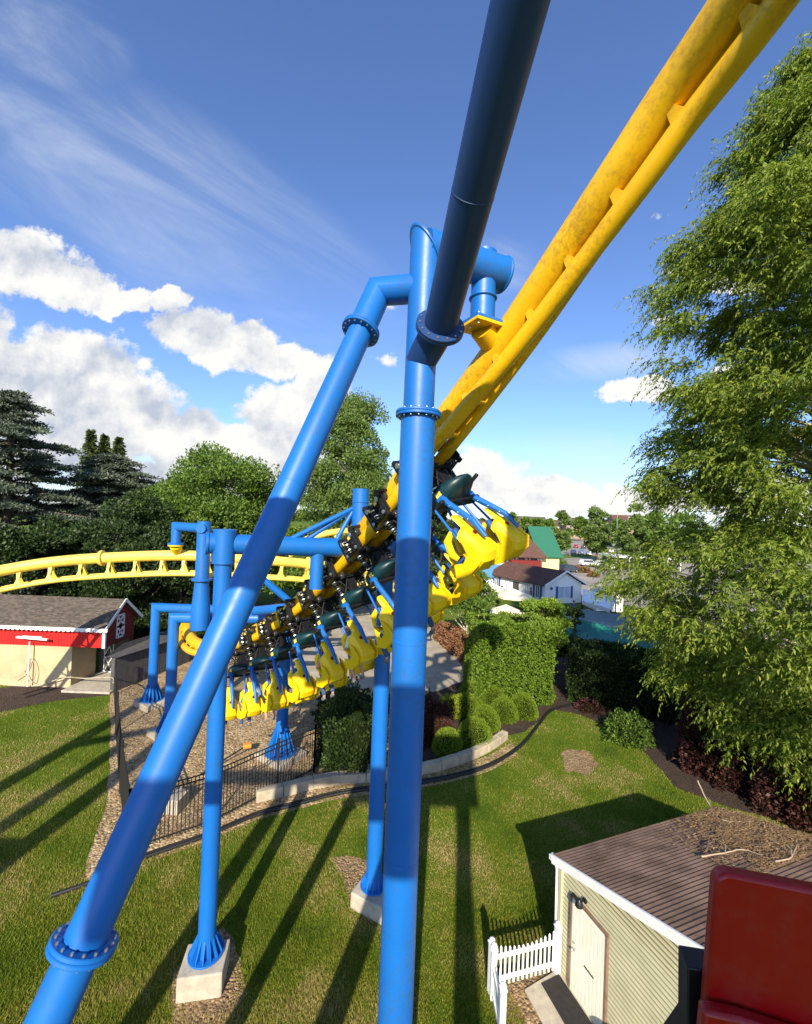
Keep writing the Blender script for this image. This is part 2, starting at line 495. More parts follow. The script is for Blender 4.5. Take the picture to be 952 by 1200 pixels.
M['mulch'] = gravel_mat('bark_mulch', [(0.020, 0.012, 0.008), (0.055, 0.034, 0.022), (0.085, 0.052, 0.033), (0.03, 0.02, 0.015)], 26)
M['dirt'] = gravel_mat('bare_earth', [(0.15, 0.10, 0.05), (0.34, 0.22, 0.12), (0.24, 0.17, 0.08), (0.46, 0.33, 0.19)], 18)
M['plaza'] = simple('pale_concrete_paving', (0.38, 0.33, 0.25), 0.9, var=0.25, vscale=0.8, bump=0.2, bscale=10, spec=0.2)
M['asphalt'] = simple('worn_asphalt', (0.30, 0.27, 0.23), 0.95, var=0.25, vscale=0.15, spec=0.15)

bm = bmesh.new()
S = 4000.0
f = bm.faces.new([bm.verts.new(p) for p in ((-S, -200, 0), (S, -200, 0), (S, 7800, 0), (-S, 7800, 0))])
me = bpy.data.meshes.new('lawn'); bm.to_mesh(me); bm.free(); me.materials.append(M['lawn'])
lawn = struct(bpy.data.objects.new('lawn', me)); COL.objects.link(lawn)

def gp(lst): return [tuple(G(x, y)[:2]) for x, y in lst]
_, gravel_poly = sheet('gravel_bed', gp([(128, 806), (130, 850), (126, 940), (98, 1032), (150, 1016), (200, 996), (245, 978), (300, 952), (330, 946), (400, 922), (420, 870), (440, 830), (420, 790), (330, 765), (240, 735), (182, 750), (165, 795)]), 0.008, 'gravel', 0.12)
_, plaza_poly = sheet('plaza_paving', gp([(396, 824), (440, 825), (478, 818), (520, 808), (556, 792), (556, 770), (520, 742), (500, 716), (600, 690), (640, 672), (560, 655), (470, 672), (400, 690), (340, 720), (330, 765), (360, 790)]), 0.016, 'plaza', 0.05)
_, mulch_poly = sheet('mulch_bed', gp([(386, 905), (470, 900), (540, 884), (580, 866), (615, 858), (648, 832), (680, 838), (700, 846), (745, 872), (778, 905), (792, 922), (850, 945), (1100, 1010), (1150, 860), (900, 740), (700, 715), (640, 735), (560, 745), (556, 792), (520, 808), (478, 820), (396, 826)]), 0.024, 'mulch', 0.10)
_, patch_poly = sheet('dirt_patch', gp([(205, 1138), (196, 1170), (205, 1200), (262, 1202), (290, 1168), (275, 1100), (262, 1088), (235, 1100)]), 0.008, 'dirt', 0.16, 0.25)
_, patch2_poly = sheet('dirt_patch', gp([(386, 1005), (400, 1030), (415, 1062), (436, 1080), (450, 1060), (450, 1030), (430, 1010), (405, 1000)]), 0.008, 'dirt', 0.14, 0.25)
_, patch3_poly = sheet('dirt_patch', gp([(655, 882), (662, 903), (690, 908), (702, 896), (690, 880), (668, 878)]), 0.008, 'dirt', 0.2, 0.25)
_, patch4_poly = sheet('gravel_strip', gp([(0, 835), (60, 822), (128, 815), (130, 806), (60, 800), (0, 806), (-120, 816), (-120, 850)]), 0.010, 'mulch', 0.1)
# car park and streets beyond the park
sheet('car_park', gp([(650, 690), (760, 716), (1100, 800), (1400, 760), (1400, 655), (900, 636), (700, 632), (560, 630), (600, 655)]), 0.03, 'asphalt', 0)
M['road'] = simple('grey_road', (0.20, 0.20, 0.20), 0.95, var=0.15, vscale=0.05, spec=0.15)
sheet('road', gp([(560, 622), (640, 623.5), (1300, 646), (1300, 640), (640, 621), (560, 619.5)]), 0.05, 'road', 0)

def in_poly(px, py, poly):
    ins = np.zeros(len(px), bool); n = len(poly)
    for i in range(n):
        x1, y1 = poly[i]; x2, y2 = poly[(i + 1) % n]
        c = ((y1 > py) != (y2 > py)) & (px < (x2 - x1) * (py - y1) / (y2 - y1 + 1e-12) + x1)
        ins ^= c
    return ins

def raw_mesh(name, verts, nper, mat, parent=None, smooth=False):
    """verts (F*nper,3): one polygon per nper vertices"""
    nv = len(verts); nf = nv // nper
    me = bpy.data.meshes.new(name)
    me.vertices.add(nv); me.vertices.foreach_set('co', verts.astype(np.float32).ravel())
    me.loops.add(nv); me.loops.foreach_set('vertex_index', np.arange(nv, dtype=np.int32))
    me.polygons.add(nf); me.polygons.foreach_set('loop_start', np.arange(0, nv, nper, dtype=np.int32))
    me.update(calc_edges=True)
    me.materials.append(M[mat] if isinstance(mat, str) else mat)
    o = bpy.data.objects.new(name, me); COL.objects.link(o)
    if parent is not None:
        o.parent = parent
        o.matrix_parent_inverse = Matrix.Translation(-parent.location)
    return o

# grass blades over the part of the lawn in front of the camera
M['blade'] = leafmat('grass_blade', [(0.075, 0.115, 0.007), (0.145, 0.190, 0.012), (0.205, 0.230, 0.020), (0.29, 0.27, 0.05), (0.46, 0.36, 0.16)], 0.40, 0.6, 0.42, 0.28, 1.9, -0.52)
def grass(n, y0, y1, hgt, wid):
    u = RNG.random(n)
    y = 1 / (1 / y0 + u * (1 / y1 - 1 / y0))          # denser near the camera
    x = (RNG.random(n) * 2 - 1) * (y * 1.05 + 1)
    keep = np.ones(n, bool)
    for p in (gravel_poly, plaza_poly, mulch_poly, patch4_poly): keep &= ~in_poly(x + RNG.normal(0, .04, n), y + RNG.normal(0, .04, n), p)
    for p in (patch_poly, patch2_poly, patch3_poly): keep &= ~in_poly(x + RNG.normal(0, .16, n), y + RNG.normal(0, .16, n), p)
    keep &= ~in_poly(x, y, SHED_FOOT)
    x, y = x[keep], y[keep]; m = len(x)
    clump = np.sin(x * 3.1 + np.sin(y * 2.3) * 2) * np.sin(y * 2.7 + np.sin(x * 1.9) * 2)
    h = hgt * (0.6 + RNG.random(m) * 0.9) * (1 + 0.3 * clump)
    a = RNG.random(m) * 2 * PI; lean = RNG.random(m) * 0.9
    b = RNG.random(m) * 2 * PI
    w = wid * (0.7 + 0.6 * RNG.random(m)) * (1 + y / 18)
    v = np.zeros((m, 3, 3))
    v[:, 0, 0] = x - np.cos(b) * w; v[:, 0, 1] = y - np.sin(b) * w
    v[:, 1, 0] = x + np.cos(b) * w; v[:, 1, 1] = y + np.sin(b) * w
    v[:, 2, 0] = x + np.cos(a) * lean * h; v[:, 2, 1] = y + np.sin(a) * lean * h; v[:, 2, 2] = h
    o = raw_mesh('grass', v.reshape(-1, 3), 3, 'blade')
    tag(o, 'short mown green grass covering the lawn below the coaster', 'grass', kind='stuff')
# ------------------------------------------------------------------ coaster supports
def flange(mb, c, axis, r, t=0.05, bolts=14, br=None, seg=32):
    """a pair of bolted rings"""
    c, d = V(c), V(axis).normalized()
    mb.disc(c - d * t * 0.52, d, r, t, seg, 0.008); mb.disc(c + d * t * 0.52, d, r, t, seg, 0.008)
    x = d.cross(V((0, 0, 1)))
    if x.length < 1e-3: x = d.cross(V((0, 1, 0)))
    x.normalize(); y = d.cross(x)
    br = br or r * 0.86; keep = mb.cur
    mb.use('steel')
    for k in range(bolts):
        a = 2 * PI * k / bolts
        p = c + (x * math.cos(a) + y * math.sin(a)) * br
        mb.lathe(p, d, [(0.010, -t * 1.55), (0.015, -t * 1.45), (0.015, -t * 1.02), (0.015, t * 1.02), (0.015, t * 1.4), (0.010, t * 1.5)], 6)
    mb.cur = keep
def column_foot(mb, x, y, r, z0, ribs=12, w=0.30, h=0.42):
    mb.disc((x, y, z0 + 0.02), (0, 0, 1), r + w * 0.75, 0.04, 28)
    mb.lathe((x, y, z0), (0, 0, 1), [(r * 1.18, 0.03), (r * 1.02, h * 0.9)], 24)
    for k in range(ribs):
        a = 2 * PI * k / ribs
        d = V((math.cos(a), math.sin(a), 0)); n = V((-math.sin(a), math.cos(a), 0)) * 0.012
        p = [V((x, y, z0 + 0.04)) + d * (r * 0.9), V((x, y, z0 + 0.04)) + d * (r + w * 0.62), V((x, y, z0 + 0.10)) + d * (r + w * 0.62), V((x, y, z0 + h)) + d * (r + 0.01)]
        mb.add([q - n for q in p] + [q + n for q in p], [(0, 1, 2, 3), (7, 6, 5, 4), (0, 4, 5, 1), (1, 5, 6, 2), (2, 6, 7, 3), (3, 7, 4, 0)])
def footing(parent, x, y, h, size, rot=0.6, tilt=0.0):
    mb = MB()
    s = size / 2; pts = []
    for k in range(4):
        a = rot + 2 * PI * k / 4 + (0.10 if k % 2 else -0.08)
        pts.append((x + math.cos(a) * s * 1.15, y + math.sin(a) * s * 1.15))
    mb.prism(pts, -0.2, h)
    return mb.build('concrete_footing', 'concrete', parent, smooth=0, bevel=0.03)

# --- the big frame in front: upright, raking leg, dark strut over our heads
zc = 6.5
cu = P(486, 600, zc); cx_, cy_ = cu.x, cu.y
H = lambda py, d=zc: CAM_H + 0 * py + (600 - py) / FPX * d + d * math.tan(PITCH)
frame = thing('coaster_support', 'tall blue tubular frame in the foreground with bolted collars, raking leg and dark strut', 'support frame', (cx_, cy_, 0))
z_join = P(490, 350, zc).z
z_fl = P(494, 486, zc).z
z_top = P(497, 292, zc).z
mb = MB().use('blue')
mb.tube([(cx_, cy_, 0.2), (cx_, cy_, z_fl - 0.05)], 0.262, 40)
mb.disc((cx_, cy_, P(485, 750, zc).z), (0, 0, 1), 0.266, 0.05, 40, 0.012)
for zz_ in (2.6, 5.4):
    mb.disc((cx_, cy_, zz_), (0, 0, 1), 0.2655, 0.03, 40, 0.01)
lowcol = mb.build('column', None, frame, 30)
mb = MB().use('blue')
# upper piece with an obliquely cut open top
seg = 40; r = 0.235; vs = []
for k in range(seg):
    a = 2 * PI * k / seg; vs.append((cx_ + r * math.cos(a), cy_ + r * math.sin(a), z_fl + 0.05))
for k in range(seg):
    a = 2 * PI * k / seg; dz = -0.30 * math.cos(a) - 0.18 * math.sin(a)
    vs.append((cx_ + 0.02 + r * math.cos(a), cy_ + r * math.sin(a), z_top - 0.1 + dz))
mb.add(vs, [(k, (k + 1) % seg, seg + (k + 1) % seg, seg + k) for k in range(seg)] + [tuple(seg + k for k in range(seg))])
mb.build('upper_column', None, frame, 30)
# rim round the cut
mb = MB().use('blue')
rim = [V(vs[seg + k]) for k in range(seg)]; cen = V((cx_ + 0.02, cy_, z_top - 0.1))
ov, of = [], []
for k in range(seg):
    d = (rim[k] - cen).normalized()
    ov += [rim[k] + d * 0.035 - V((0, 0, 0.015)), rim[k] + d * 0.035 + V((0, 0, 0.02)), rim[k] - d * 0.01 + V((0, 0, 0.02)), rim[k] - d * 0.01 - V((0, 0, 0.015))]
for k in range(seg):
    a, b = k * 4, ((k + 1) % seg) * 4
    for j in range(4): of.append((a + j, a + (j + 1) % 4, b + (j + 1) % 4, b + j))
mb.add(ov, of); mb.build('end_cap', None, frame, 30)
mb = MB().use('blue'); flange(mb, (cx_, cy_, z_fl), (0, 0, 1), 0.345, 0.045, 16); mb.build('flange', None, frame, 35)
mb = MB().use('blue'); column_foot(mb, cx_, cy_, 0.262, 0.3, 14); mb.build('base_plate', None, frame, 30)
footing(frame, cx_, cy_, 0.3, 1.5)
# raking leg
A = P(423, 388, 6.55); B = P(98, 1106, 3.95)
dl = (B - A).normalized()
C0 = B + dl * ((0.3 - B.z) / dl.z)
corner = A - dl * ((P(446, 338, 6.6).z - A.z) / -dl.z * -1) if False else A - dl * 0.86
mb = MB().use('blue'); mb.tube([A + dl * 0.05, B - dl * 0.05], 0.187, 40)
mid = A + dl * ((A - B).length * 0.36); mb.disc(mid, dl, 0.190, 0.04, 40, 0.01)
mb.build('raking_leg', None, frame, 30)
mb = MB().use('blue'); mb.tube([B + dl * 0.05, C0], 0.187, 40); mb.build('raking_leg', None, frame, 30)
mb = MB().use('blue'); flange(mb, A, dl, 0.295, 0.042, 16); mb.build('flange', None, frame, 35)
mb = MB().use('blue'); flange(mb, B, dl, 0.285, 0.042, 16); mb.build('flange', None, frame, 35)
mb = MB().use('blue'); mb.tube([A - dl * 0.05, corner, V((cx_, cy_, corner.z - 0.10))], 0.215, 40); mb.build('elbow', None, frame, 30)
mb = MB().use('blue'); column_foot(mb, C0.x, C0.y, 0.187, 0.3, 12); mb.build('base_plate', None, frame, 30)
footing(frame, C0.x, C0.y, 0.3, 1.4)
# dark strut
S0 = P(516, 383, 6.05); S1 = P(610, 0, 3.35)
ds = (S1 - S0).normalized()
S2 = S0 + ds * 8.2
S3 = V((0.12, -1.4, 0.3)) if False else V((0.25, S2.y - 0.2, 0.25))
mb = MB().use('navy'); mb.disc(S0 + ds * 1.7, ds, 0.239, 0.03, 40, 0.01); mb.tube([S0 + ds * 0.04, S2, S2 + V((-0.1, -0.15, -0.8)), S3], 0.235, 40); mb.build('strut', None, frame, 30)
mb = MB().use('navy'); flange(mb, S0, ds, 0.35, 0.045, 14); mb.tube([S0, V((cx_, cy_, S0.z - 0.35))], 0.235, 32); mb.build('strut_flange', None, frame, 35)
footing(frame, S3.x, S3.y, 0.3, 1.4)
# arm to the track saddle on the far side
Aend = P(588, 322, 7.1)
A0 = V((cx_, cy_, Aend.z + 0.02))
da = (Aend - A0).normalized()
mb = MB().use('blue'); mb.tube([A0, Aend], 0.275, 40); mb.disc(Aend + da * 0.02, da, 0.295, 0.05, 40, 0.015); mb.build('cross_arm', None, frame, 30)
hx = P(567, 330, 7.0)
Sad = P(566, 398, 7.0)
mb = MB().use('blue'); mb.tube([(hx.x, hx.y, P(567, 297, 7.0).z), (hx.x, hx.y, P(567, 378, 7.0).z)], 0.20, 36)
mb.disc((hx.x, hx.y, P(567, 350, 7.0).z), (0, 0, 1), 0.23, 0.05, 36, 0.015)
mb.build('hanger', None, frame, 30)
zp = P(567, 383, 7.0).z
mb = MB().use('blue'); R_ = Matrix.Rotation(0.5, 3, 'Z')
mb.box((hx.x, hx.y, zp + 0.035), (0.62, 0.56, 0.045), R_); mb.use('yellow'); mb.box((hx.x, hx.y, zp - 0.015), (0.62, 0.56, 0.045), R_)
mb.use('steel')
for a in (-1, 1):
    for b in (-1, 0, 1):
        q = R_ @ V((a * 0.24, b * 0.21, 0)); mb.lathe((hx.x + q.x, hx.y + q.y, zp), (0, 0, 1), [(0.02, -0.08), (0.02, 0.1)], 6)
mb.build('mounting_plate', None, frame, 30)

# ------------------------------------------------------------------ near track
CP = [ # px, py, depth, screen angle of the hanging direction (deg below the horizontal, to the right), lean towards us
 (1090, -330, 2.6, 33, 0.0), (1000, -200, 3.1, 33, 0.0), (866, 0, 4.0, 33, -0.05), (787, 112, 4.7, 33, -0.02), (725, 204, 5.3, 33, 0.02), (661, 298, 6.1, 33, 0.10),
 (601, 386, 7.0, 35, 0.26), (545, 462, 7.9, 40, 0.45), (500, 522, 8.8, 46, 0.6), (462, 578, 9.7, 54, 0.5), (427, 623, 10.8, 62, 0.35), (393, 663, 12.0, 70, 0.25),
 (362, 697, 13.2, 78, 0.15), (330, 722, 14.4, 84, 0.08), (298, 741, 15.7, 90, 0.0), (270, 752, 17.0, 94, 0.0), (245, 757, 18.4, 96, 0.0), (228, 752, 20.0, 98, 0.0), (220, 738, 22.0, 98, 0.0), (225, 720, 24.0, 95, 0)]
cpv = [P(a, b, c) for a, b, c, _, _ in CP]
line = smooth_line(cpv, 12)
hint = []
for i in range(len(CP)):
    ang = math.radians(CP[i][3]); v = RR * math.cos(ang) - UU * math.sin(ang)
    vd = (cpv[i] - CAMP).normalized()
    v = (v - vd * v.dot(vd)).normalized()
    hint.append((v - vd * CP[i][4]).normalized())
hints = smooth_line(hint, 12)
# arclength resample
acc_ = [0.0]
for i in range(1, len(line)): acc_.append(acc_[-1] + (line[i] - line[i - 1]).length)
TL = acc_[-1]
def on_track(s):
    s = min(max(s, 0.0), TL - 1e-4)
    import bisect
    i = min(max(bisect.bisect_right(acc_, s) - 1, 0), len(line) - 2)
    t = (s - acc_[i]) / (acc_[i + 1] - acc_[i])
    p = line[i].lerp(line[i + 1], t); h = hints[i].lerp(hints[i + 1], t)
    i0, i1 = max(0, i - 3), min(len(line) - 1, i + 4)
    T = (line[i1] - line[i0]).normalized()
    D = (h - T * h.dot(T)).normalized()
    Sx = T.cross(-D).normalized()
    return p, T, D, Sx
def s_at(px):   # arclength where the spine passes the photo column px
    best = min(range(len(line)), key=lambda i: abs(CX + FPX * (line[i] - CAMP).dot(RR) / (line[i] - CAMP).dot(F0) - px) + (0 if i > 20 else 0))
    return acc_[best]
A_OFF, B_OFF = 0.30, 0.31
track = thing('coaster_track', 'thick yellow tubular coaster track with twin running rails sweeping down from upper right', 'coaster track', tuple(on_track(0)[0]))
ss = np.arange(0, TL, 0.22)
fr = [on_track(s) for s in ss]
mb = MB().use('yellow'); mb.tube([p for p, *_ in fr], 0.25, 36)
mb.build('spine', None, track, 40)
for sgn in (-1, 1):
    mb = MB().use('yellow'); mb.tube([p + D * A_OFF + Sx * sgn * B_OFF for p, T, D, Sx in fr], 0.135, 20)
    mb.build('running_rail', None, track, 40)
k = 0; s = 0.55
while s < TL - 0.3:
    p, T, D, Sx = on_track(s)
    mb = MB().use('yellow')
    for sgn in (-1, 1):
        rc = p + D * A_OFF + Sx * sgn * B_OFF
        o1 = (rc - p).normalized()
        # a gusset plate: narrow where it meets the spine, wide along the rail
        a0 = p + (o1 * 0.6 + Sx * sgn * 0.8).normalized() * 0.235
        n = T * 0.0
        wv = o1.cross(T).normalized() * 0.02
        base = rc + Sx * sgn * 0.02 - D * 0.02
        q = [a0 - T * 0.045, a0 + T * 0.045, base + T * 0.12, base - T * 0.12]
        mb.add([x - wv for x in q] + [x + wv for x in q], [(0, 1, 2, 3), (7, 6, 5, 4), (0, 4, 5, 1), (1, 5, 6, 2), (2, 6, 7, 3), (3, 7, 4, 0)])
    r1 = p + D * A_OFF - Sx * B_OFF; r2 = p + D * A_OFF + Sx * B_OFF
    mb.beam(r1, r2, 0.10, 0.05, T)
    mb.build('track_tie', None, track, 30)
    s += 0.86
# saddle down from the mounting plate to the spine
sp = min(fr, key=lambda q: (V((q[0].x, q[0].y)) - V((hx.x, hx.y))).length)[0]
mb = MB().use('yellow'); mb.tube([(hx.x, hx.y, zp - 0.035), (sp.x, sp.y, sp.z + 0.05)], 0.20, 30); mb.build('saddle', None, track, 30)

# ------------------------------------------------------------------ train
PROTO_SPACING = 1.46
def seat_scale(mb, x, zr, k=1.02):
    xs = 0.53 * (1 if x > 0 else -1)
    mb.v = [(xs + (p[0] - x) * k, p[1] * k + 0.02, zr - 1.40 + (p[2] - (zr - 1.42)) * k) for p in mb.v]
    return mb
def wheel(mb, c, axis, r, w):
    mb.use('rubber'); mb.disc(c, axis, r, w, 16, 0.01)
    mb.use('steel'); mb.disc(c, axis, r * 0.55, w * 1.15, 12, 0.005)
    mb.use('black'); mb.disc(c, axis, r * 0.2, w * 1.5, 8, 0.003)
def make_car():
    t = thing('coaster_car', 'x', 'coaster car', (0, 0, 0), 'hanging cars of the yellow coaster train', local=True)
    # x across, y forward, z up; the spine axis is at z = 0
    zr = -A_OFF
    mb = MB().use('black')
    for sg in (-1, 1):
        x = sg * B_OFF
        mb.box((x + sg * 0.22, 0, zr + 0.04), (0.035, 0.80, 0.42)); mb.box((x + sg * 0.25, 0.30, zr + 0.05), (0.07, 0.10, 0.62)); mb.box((x + sg * 0.25, -0.30, zr + 0.05), (0.07, 0.10, 0.62)); mb.box((x + sg * 0.10, 0.30, zr + 0.36), (0.34, 0.08, 0.06)); mb.box((x + sg * 0.10, -0.30, zr + 0.36), (0.34, 0.08, 0.06))
        mb.box((x, 0, zr - 0.25), (0.36, 0.56, 0.04))
        mb.box((x + sg * 0.20, 0.27, zr + 0.10), (0.09, 0.05, 0.16)); mb.box((x + sg * 0.20, -0.27, zr + 0.10), (0.09, 0.05, 0.16))
        for yy in (-0.24, 0.24):
            wheel(mb, (x + sg * 0.06, yy, zr + 0.25), (1, 0, 0), 0.115, 0.10)
            wheel(mb, (x, yy, zr - 0.24), (1, 0, 0), 0.09, 0.08)
            wheel(mb, (x + sg * 0.20, yy, zr), (0, 0, 1), 0.085, 0.07)
            mb.use('yellow_far'); mb.box((x + sg * 0.275, yy * 0.55, zr + 0.18), (0.02, 0.10, 0.07)); mb.use('steel'); mb.disc((x + sg * 0.275, yy, zr + 0.22), (1, 0, 0), 0.06, 0.03, 12); mb.disc((x + sg * 0.29, yy, zr - 0.12), (1, 0, 0), 0.045, 0.03, 10)
            mb.use('black')
        for j in range(5):   # coil spring stack
            mb.use('steel' if j % 2 else 'black'); mb.disc((x + sg * 0.31, 0, zr - 0.14 + j * 0.07), (0, 0, 1), 0.065, 0.034, 10)
        mb.use('black')
    mb.box((0, 0, zr - 0.30), (0.80, 0.16, 0.09)); mb.box((0, 0.2, zr - 0.28), (0.7, 0.05, 0.05)); mb.box((0, -0.2, zr - 0.28), (0.7, 0.05, 0.05))
    mb.build('bogie', None, t, 30, 0.006)
    # springy yoke under the bogie
    mb = MB().use('black')
    for sg in (-1, 1):
        mb.tube([(sg * 0.12, 0.14, zr - 0.3), (sg * 0.30, 0.02, zr - 0.72)], 0.022, 8)
        mb.tube([(sg * 0.12, -0.14, zr - 0.3), (sg * 0.30, -0.02, zr - 0.72)], 0.022, 8)
        mb.tube([(sg * 0.36, 0.1, zr - 0.3), (sg * 0.06, 0.1, zr - 0.72)], 0.018, 8)
        mb.tube([(sg * 0.36, -0.1, zr - 0.3), (sg * 0.06, -0.1, zr - 0.72)], 0.018, 8)
        for j in range(7):
            mb.use('steel' if j % 3 == 0 else 'black')
            mb.disc((sg * (0.44 - j * 0.012), 0.0, zr - 0.30 - j * 0.062), (sg * -0.15, 0, -1), 0.078, 0.032, 12)
        mb.use('black')
    mb.box((0, 0, zr - 0.50), (0.22, 0.26, 0.36))
    mb.build('yoke', None, t, 30, 0.006)
    # dark teal fairing shell
    mb = MB().use('teal')
    prof = [(-0.56, 0.03, 0.02), (-0.50, 0.18, 0.06), (-0.36, 0.34, 0.13), (-0.12, 0.42, 0.21), (0.12, 0.43, 0.22), (0.36, 0.36, 0.17), (0.50, 0.22, 0.10), (0.56, 0.05, 0.03)]
    sg_ = 16; vs, fs = [], []
    for (y, w, h) in prof:
        for k in range(sg_):
            a = 2 * PI * k / sg_; ca, sa = math.cos(a), math.sin(a)
            vs.append((w * (abs(ca) ** 0.7) * (1 if ca > 0 else -1), y, zr - 0.84 + h * (abs(sa) ** 0.7) * (1 if sa > 0 else -1)))
    for i in range(len(prof) - 1):
        for k in range(sg_):
            a, b = i * sg_ + k, i * sg_ + (k + 1) % sg_; fs.append((a, b, b + sg_, a + sg_))
    fs += [tuple(range(sg_ - 1, -1, -1)), tuple((len(prof) - 1) * sg_ + k for k in range(sg_))]
    mb.add(vs, fs); fair = mb.build('fairing', None, t, 40)
    mb = MB().use('yellow_far'); mb.box((-0.418, -0.02, zr - 0.84), (0.02, 0.14, 0.10)); mb.build('number_plate', None, fair, 0)
    mb = MB().use('black'); mb.box((0, 0, zr - 1.06), (1.20, 0.22, 0.07)); mb.tube([(0, -0.72, zr - 1.0), (0, 0.72, zr - 1.0)], 0.04, 10)
    mb.build('cross_beam', None, t, 30, 0.008)
    for sg in (-1, 1):
        x = sg * 0.47
        mb = MB().use('blue')
        mb.tube([(x * 0.92, -0.06, zr - 1.02), (x * 1.10, -0.36, zr - 1.75), (x * 1.13, -0.38, zr - 2.12)], 0.058, 12, radii=[0.066, 0.058, 0.03]); mb.tube([(x * 0.55, 0.10, zr - 1.05), (x * 0.80, 0.16, zr - 1.75)], 0.030, 8); mb.tube([(x * 1.30, 0.12, zr - 1.08), (x * 1.42, 0.05, zr - 1.85)], 0.024, 8)
        mb.use('steel')
        for zz in (1.2, 1.42, 1.66): mb.disc((x * (0.92 + (zz - 1.02) * 0.25), -0.06 - (zz - 1.02) * 0.41, zr - zz), (1, 0, 0), 0.018, 0.145, 8)
        mb.use('blue'); mb.box((x * 0.93, -0.04, zr - 0.98), (0.15, 0.13, 0.12))
        mb.build('hanger_arm', None, t, 30, 0.004)
        # seat shell
        st = make_seat_shell(t, x, zr)
        # padded back and shoulder yoke
        mb = MB().use('padding')
        mb.box((x, 0.02, zr - 1.90), (0.26, 0.09, 0.55), Matrix.Rotation(0.08, 3, 'X')); mb.box((x, 0.22, zr - 2.16), (0.30, 0.34, 0.08))
        seat_scale(mb, x, zr); mb.build('cushion', None, st, 30, 0.03)
        mb = MB().use('seat')
        for q in (-1, 1):
            mb.tube([(x + q * 0.11, 0.06, zr - 1.64), (x + q * 0.14, 0.24, zr - 1.72), (x + q * 0.14, 0.33, zr - 1.95), (x + q * 0.09, 0.32, zr - 2.08)], 0.06, 8, radii=[0.045, 0.07, 0.07, 0.05])
        mb.use('black'); mb.box((x, 0.33, zr - 2.03), (0.30, 0.07, 0.06))
        seat_scale(mb, x, zr); mb.build('shoulder_restraint', None, st, 40)
        mb = MB().use('red'); mb.disc((x, -0.262, zr - 1.93), (0, 1, 0.1), 0.05, 0.014, 16); mb.use('black'); mb.disc((x, -0.270, zr - 1.93), (0, 1, 0.1), 0.022, 0.012, 10)
        seat_scale(mb, x, zr); mb.build('badge', None, st, 30)
    return t
def make_seat_shell(t, x, zr):
    # (z, y, half width, wrap) down the back and forward under the thighs
    prof = [(-1.42, -0.10, 0.070, 0.02), (-1.47, -0.15, 0.115, 0.04), (-1.60, -0.18, 0.110, 0.05), (-1.72, -0.20, 0.105, 0.05), (-1.76, -0.21, 0.20, 0.10), (-1.82, -0.22, 0.285, 0.16),
            (-1.98, -0.25, 0.270, 0.20), (-2.14, -0.28, 0.265, 0.22), (-2.28, -0.30, 0.315, 0.30), (-2.36, -0.28, 0.350, 0.34), (-2.46, -0.16, 0.340, 0.26), (-2.47, 0.10, 0.30, 0.16), (-2.42, 0.32, 0.26, 0.10), (-2.35, 0.45, 0.20, 0.05)]
    n = 9; vs, fs = [], []
    for i, (z, y, w, wr) in enumerate(prof):
        a = prof[max(0, i - 1)]; b = prof[min(len(prof) - 1, i + 1)]
        tz, ty = b[0] - a[0], b[1] - a[1]; L = math.hypot(tz, ty); nz_, ny_ = ty / L, -tz / L      # towards the sitter
        for k in range(n):
            u = -1 + 2 * k / (n - 1)
            e = max(0.0, (abs(u) - 0.45) / 0.55) ** 1.3
            vs.append((x + w * (u * (1 - 0.10 * e)), y + ny_ * wr * e, zr + z + nz_ * wr * e))
    for i in range(len(prof) - 1):
        for k in range(n - 1):
            a = i * n + k; fs.append((a, a + 1, a + n + 1, a + n))
    mb = MB().use('seat'); mb.add(vs, fs); seat_scale(mb, x, zr)
    o = mb.build('seat', None, t, 24)
    sd = o.modifiers.new('thick', 'SOLIDIFY'); sd.thickness = 0.035; sd.offset = 0
    bv = o.modifiers.new('soft', 'BEVEL'); bv.width = 0.012; bv.segments = 2; bv.limit_method = 'ANGLE'
    # side wing that hides the mechanics
    mb = MB().use('seat')
    for q in (-1, 1):
        xx = x + q * 0.29
        poly = [(-0.24, -2.10), (-0.30, -2.32), (-0.14, -2.47), (0.18, -2.49), (0.44, -2.36), (0.30, -2.16), (0.12, -2.26), (-0.06, -2.20), (-0.12, -1.94)]
        vs = [(xx - 0.018, a, zr + b) for a, b in poly] + [(xx + 0.018, a, zr + b) for a, b in poly]; m_ = len(poly)
        mb.add(vs, [tuple(range(m_ - 1, -1, -1)), tuple(range(m_, 2 * m_))] + [(i, (i + 1) % m_, m_ + (i + 1) % m_, m_ + i) for i in range(m_)])
    seat_scale(mb, x, zr); mb.build('side_wing', None, o, 0, 0.012)
    return o
def frame_mat(s):
    p, T, D, Sx = on_track(s)
    return Matrix(((Sx.x, T.x, -D.x, p.x), (Sx.y, T.y, -D.y, p.y), (Sx.z, T.z, -D.z, p.z), (0, 0, 0, 1)))
proto = make_car()
s_rear = s_at(494)
N_CARS = 9
CAR_LABELS = ['rearmost hanging coaster car, its seats swung out right of the big blue upright', 'second coaster car from the rear, half hidden by the big blue upright',
 'third coaster car from the rear, just left of the big blue upright', 'fourth coaster car from the rear, hanging over the paved plaza', 'middle coaster car of the train, hanging beside the grey plaza',
 'fourth coaster car from the front, above the far blue column foot', 'third coaster car from the front, over the gravel bed', 'second coaster car from the front of the train', 'leading coaster car at the low left end of the train']
cars = []
for i in range(N_CARS):
    c = proto if i == 0 else copy_tree(proto)
    c.matrix_world = frame_mat(s_rear + i * PROTO_SPACING)
    c['label'] = CAR_LABELS[i]
    cars.append(c)

# ------------------------------------------------------------------ supports behind
def support(name, label, loc, parts, group=None):
    t = thing(name, label, 'support column', loc, group)
    for (pn, fn) in parts:
        mb = MB().use('blue'); fn(mb); mb.build(pn, None, t, 30)
    return t
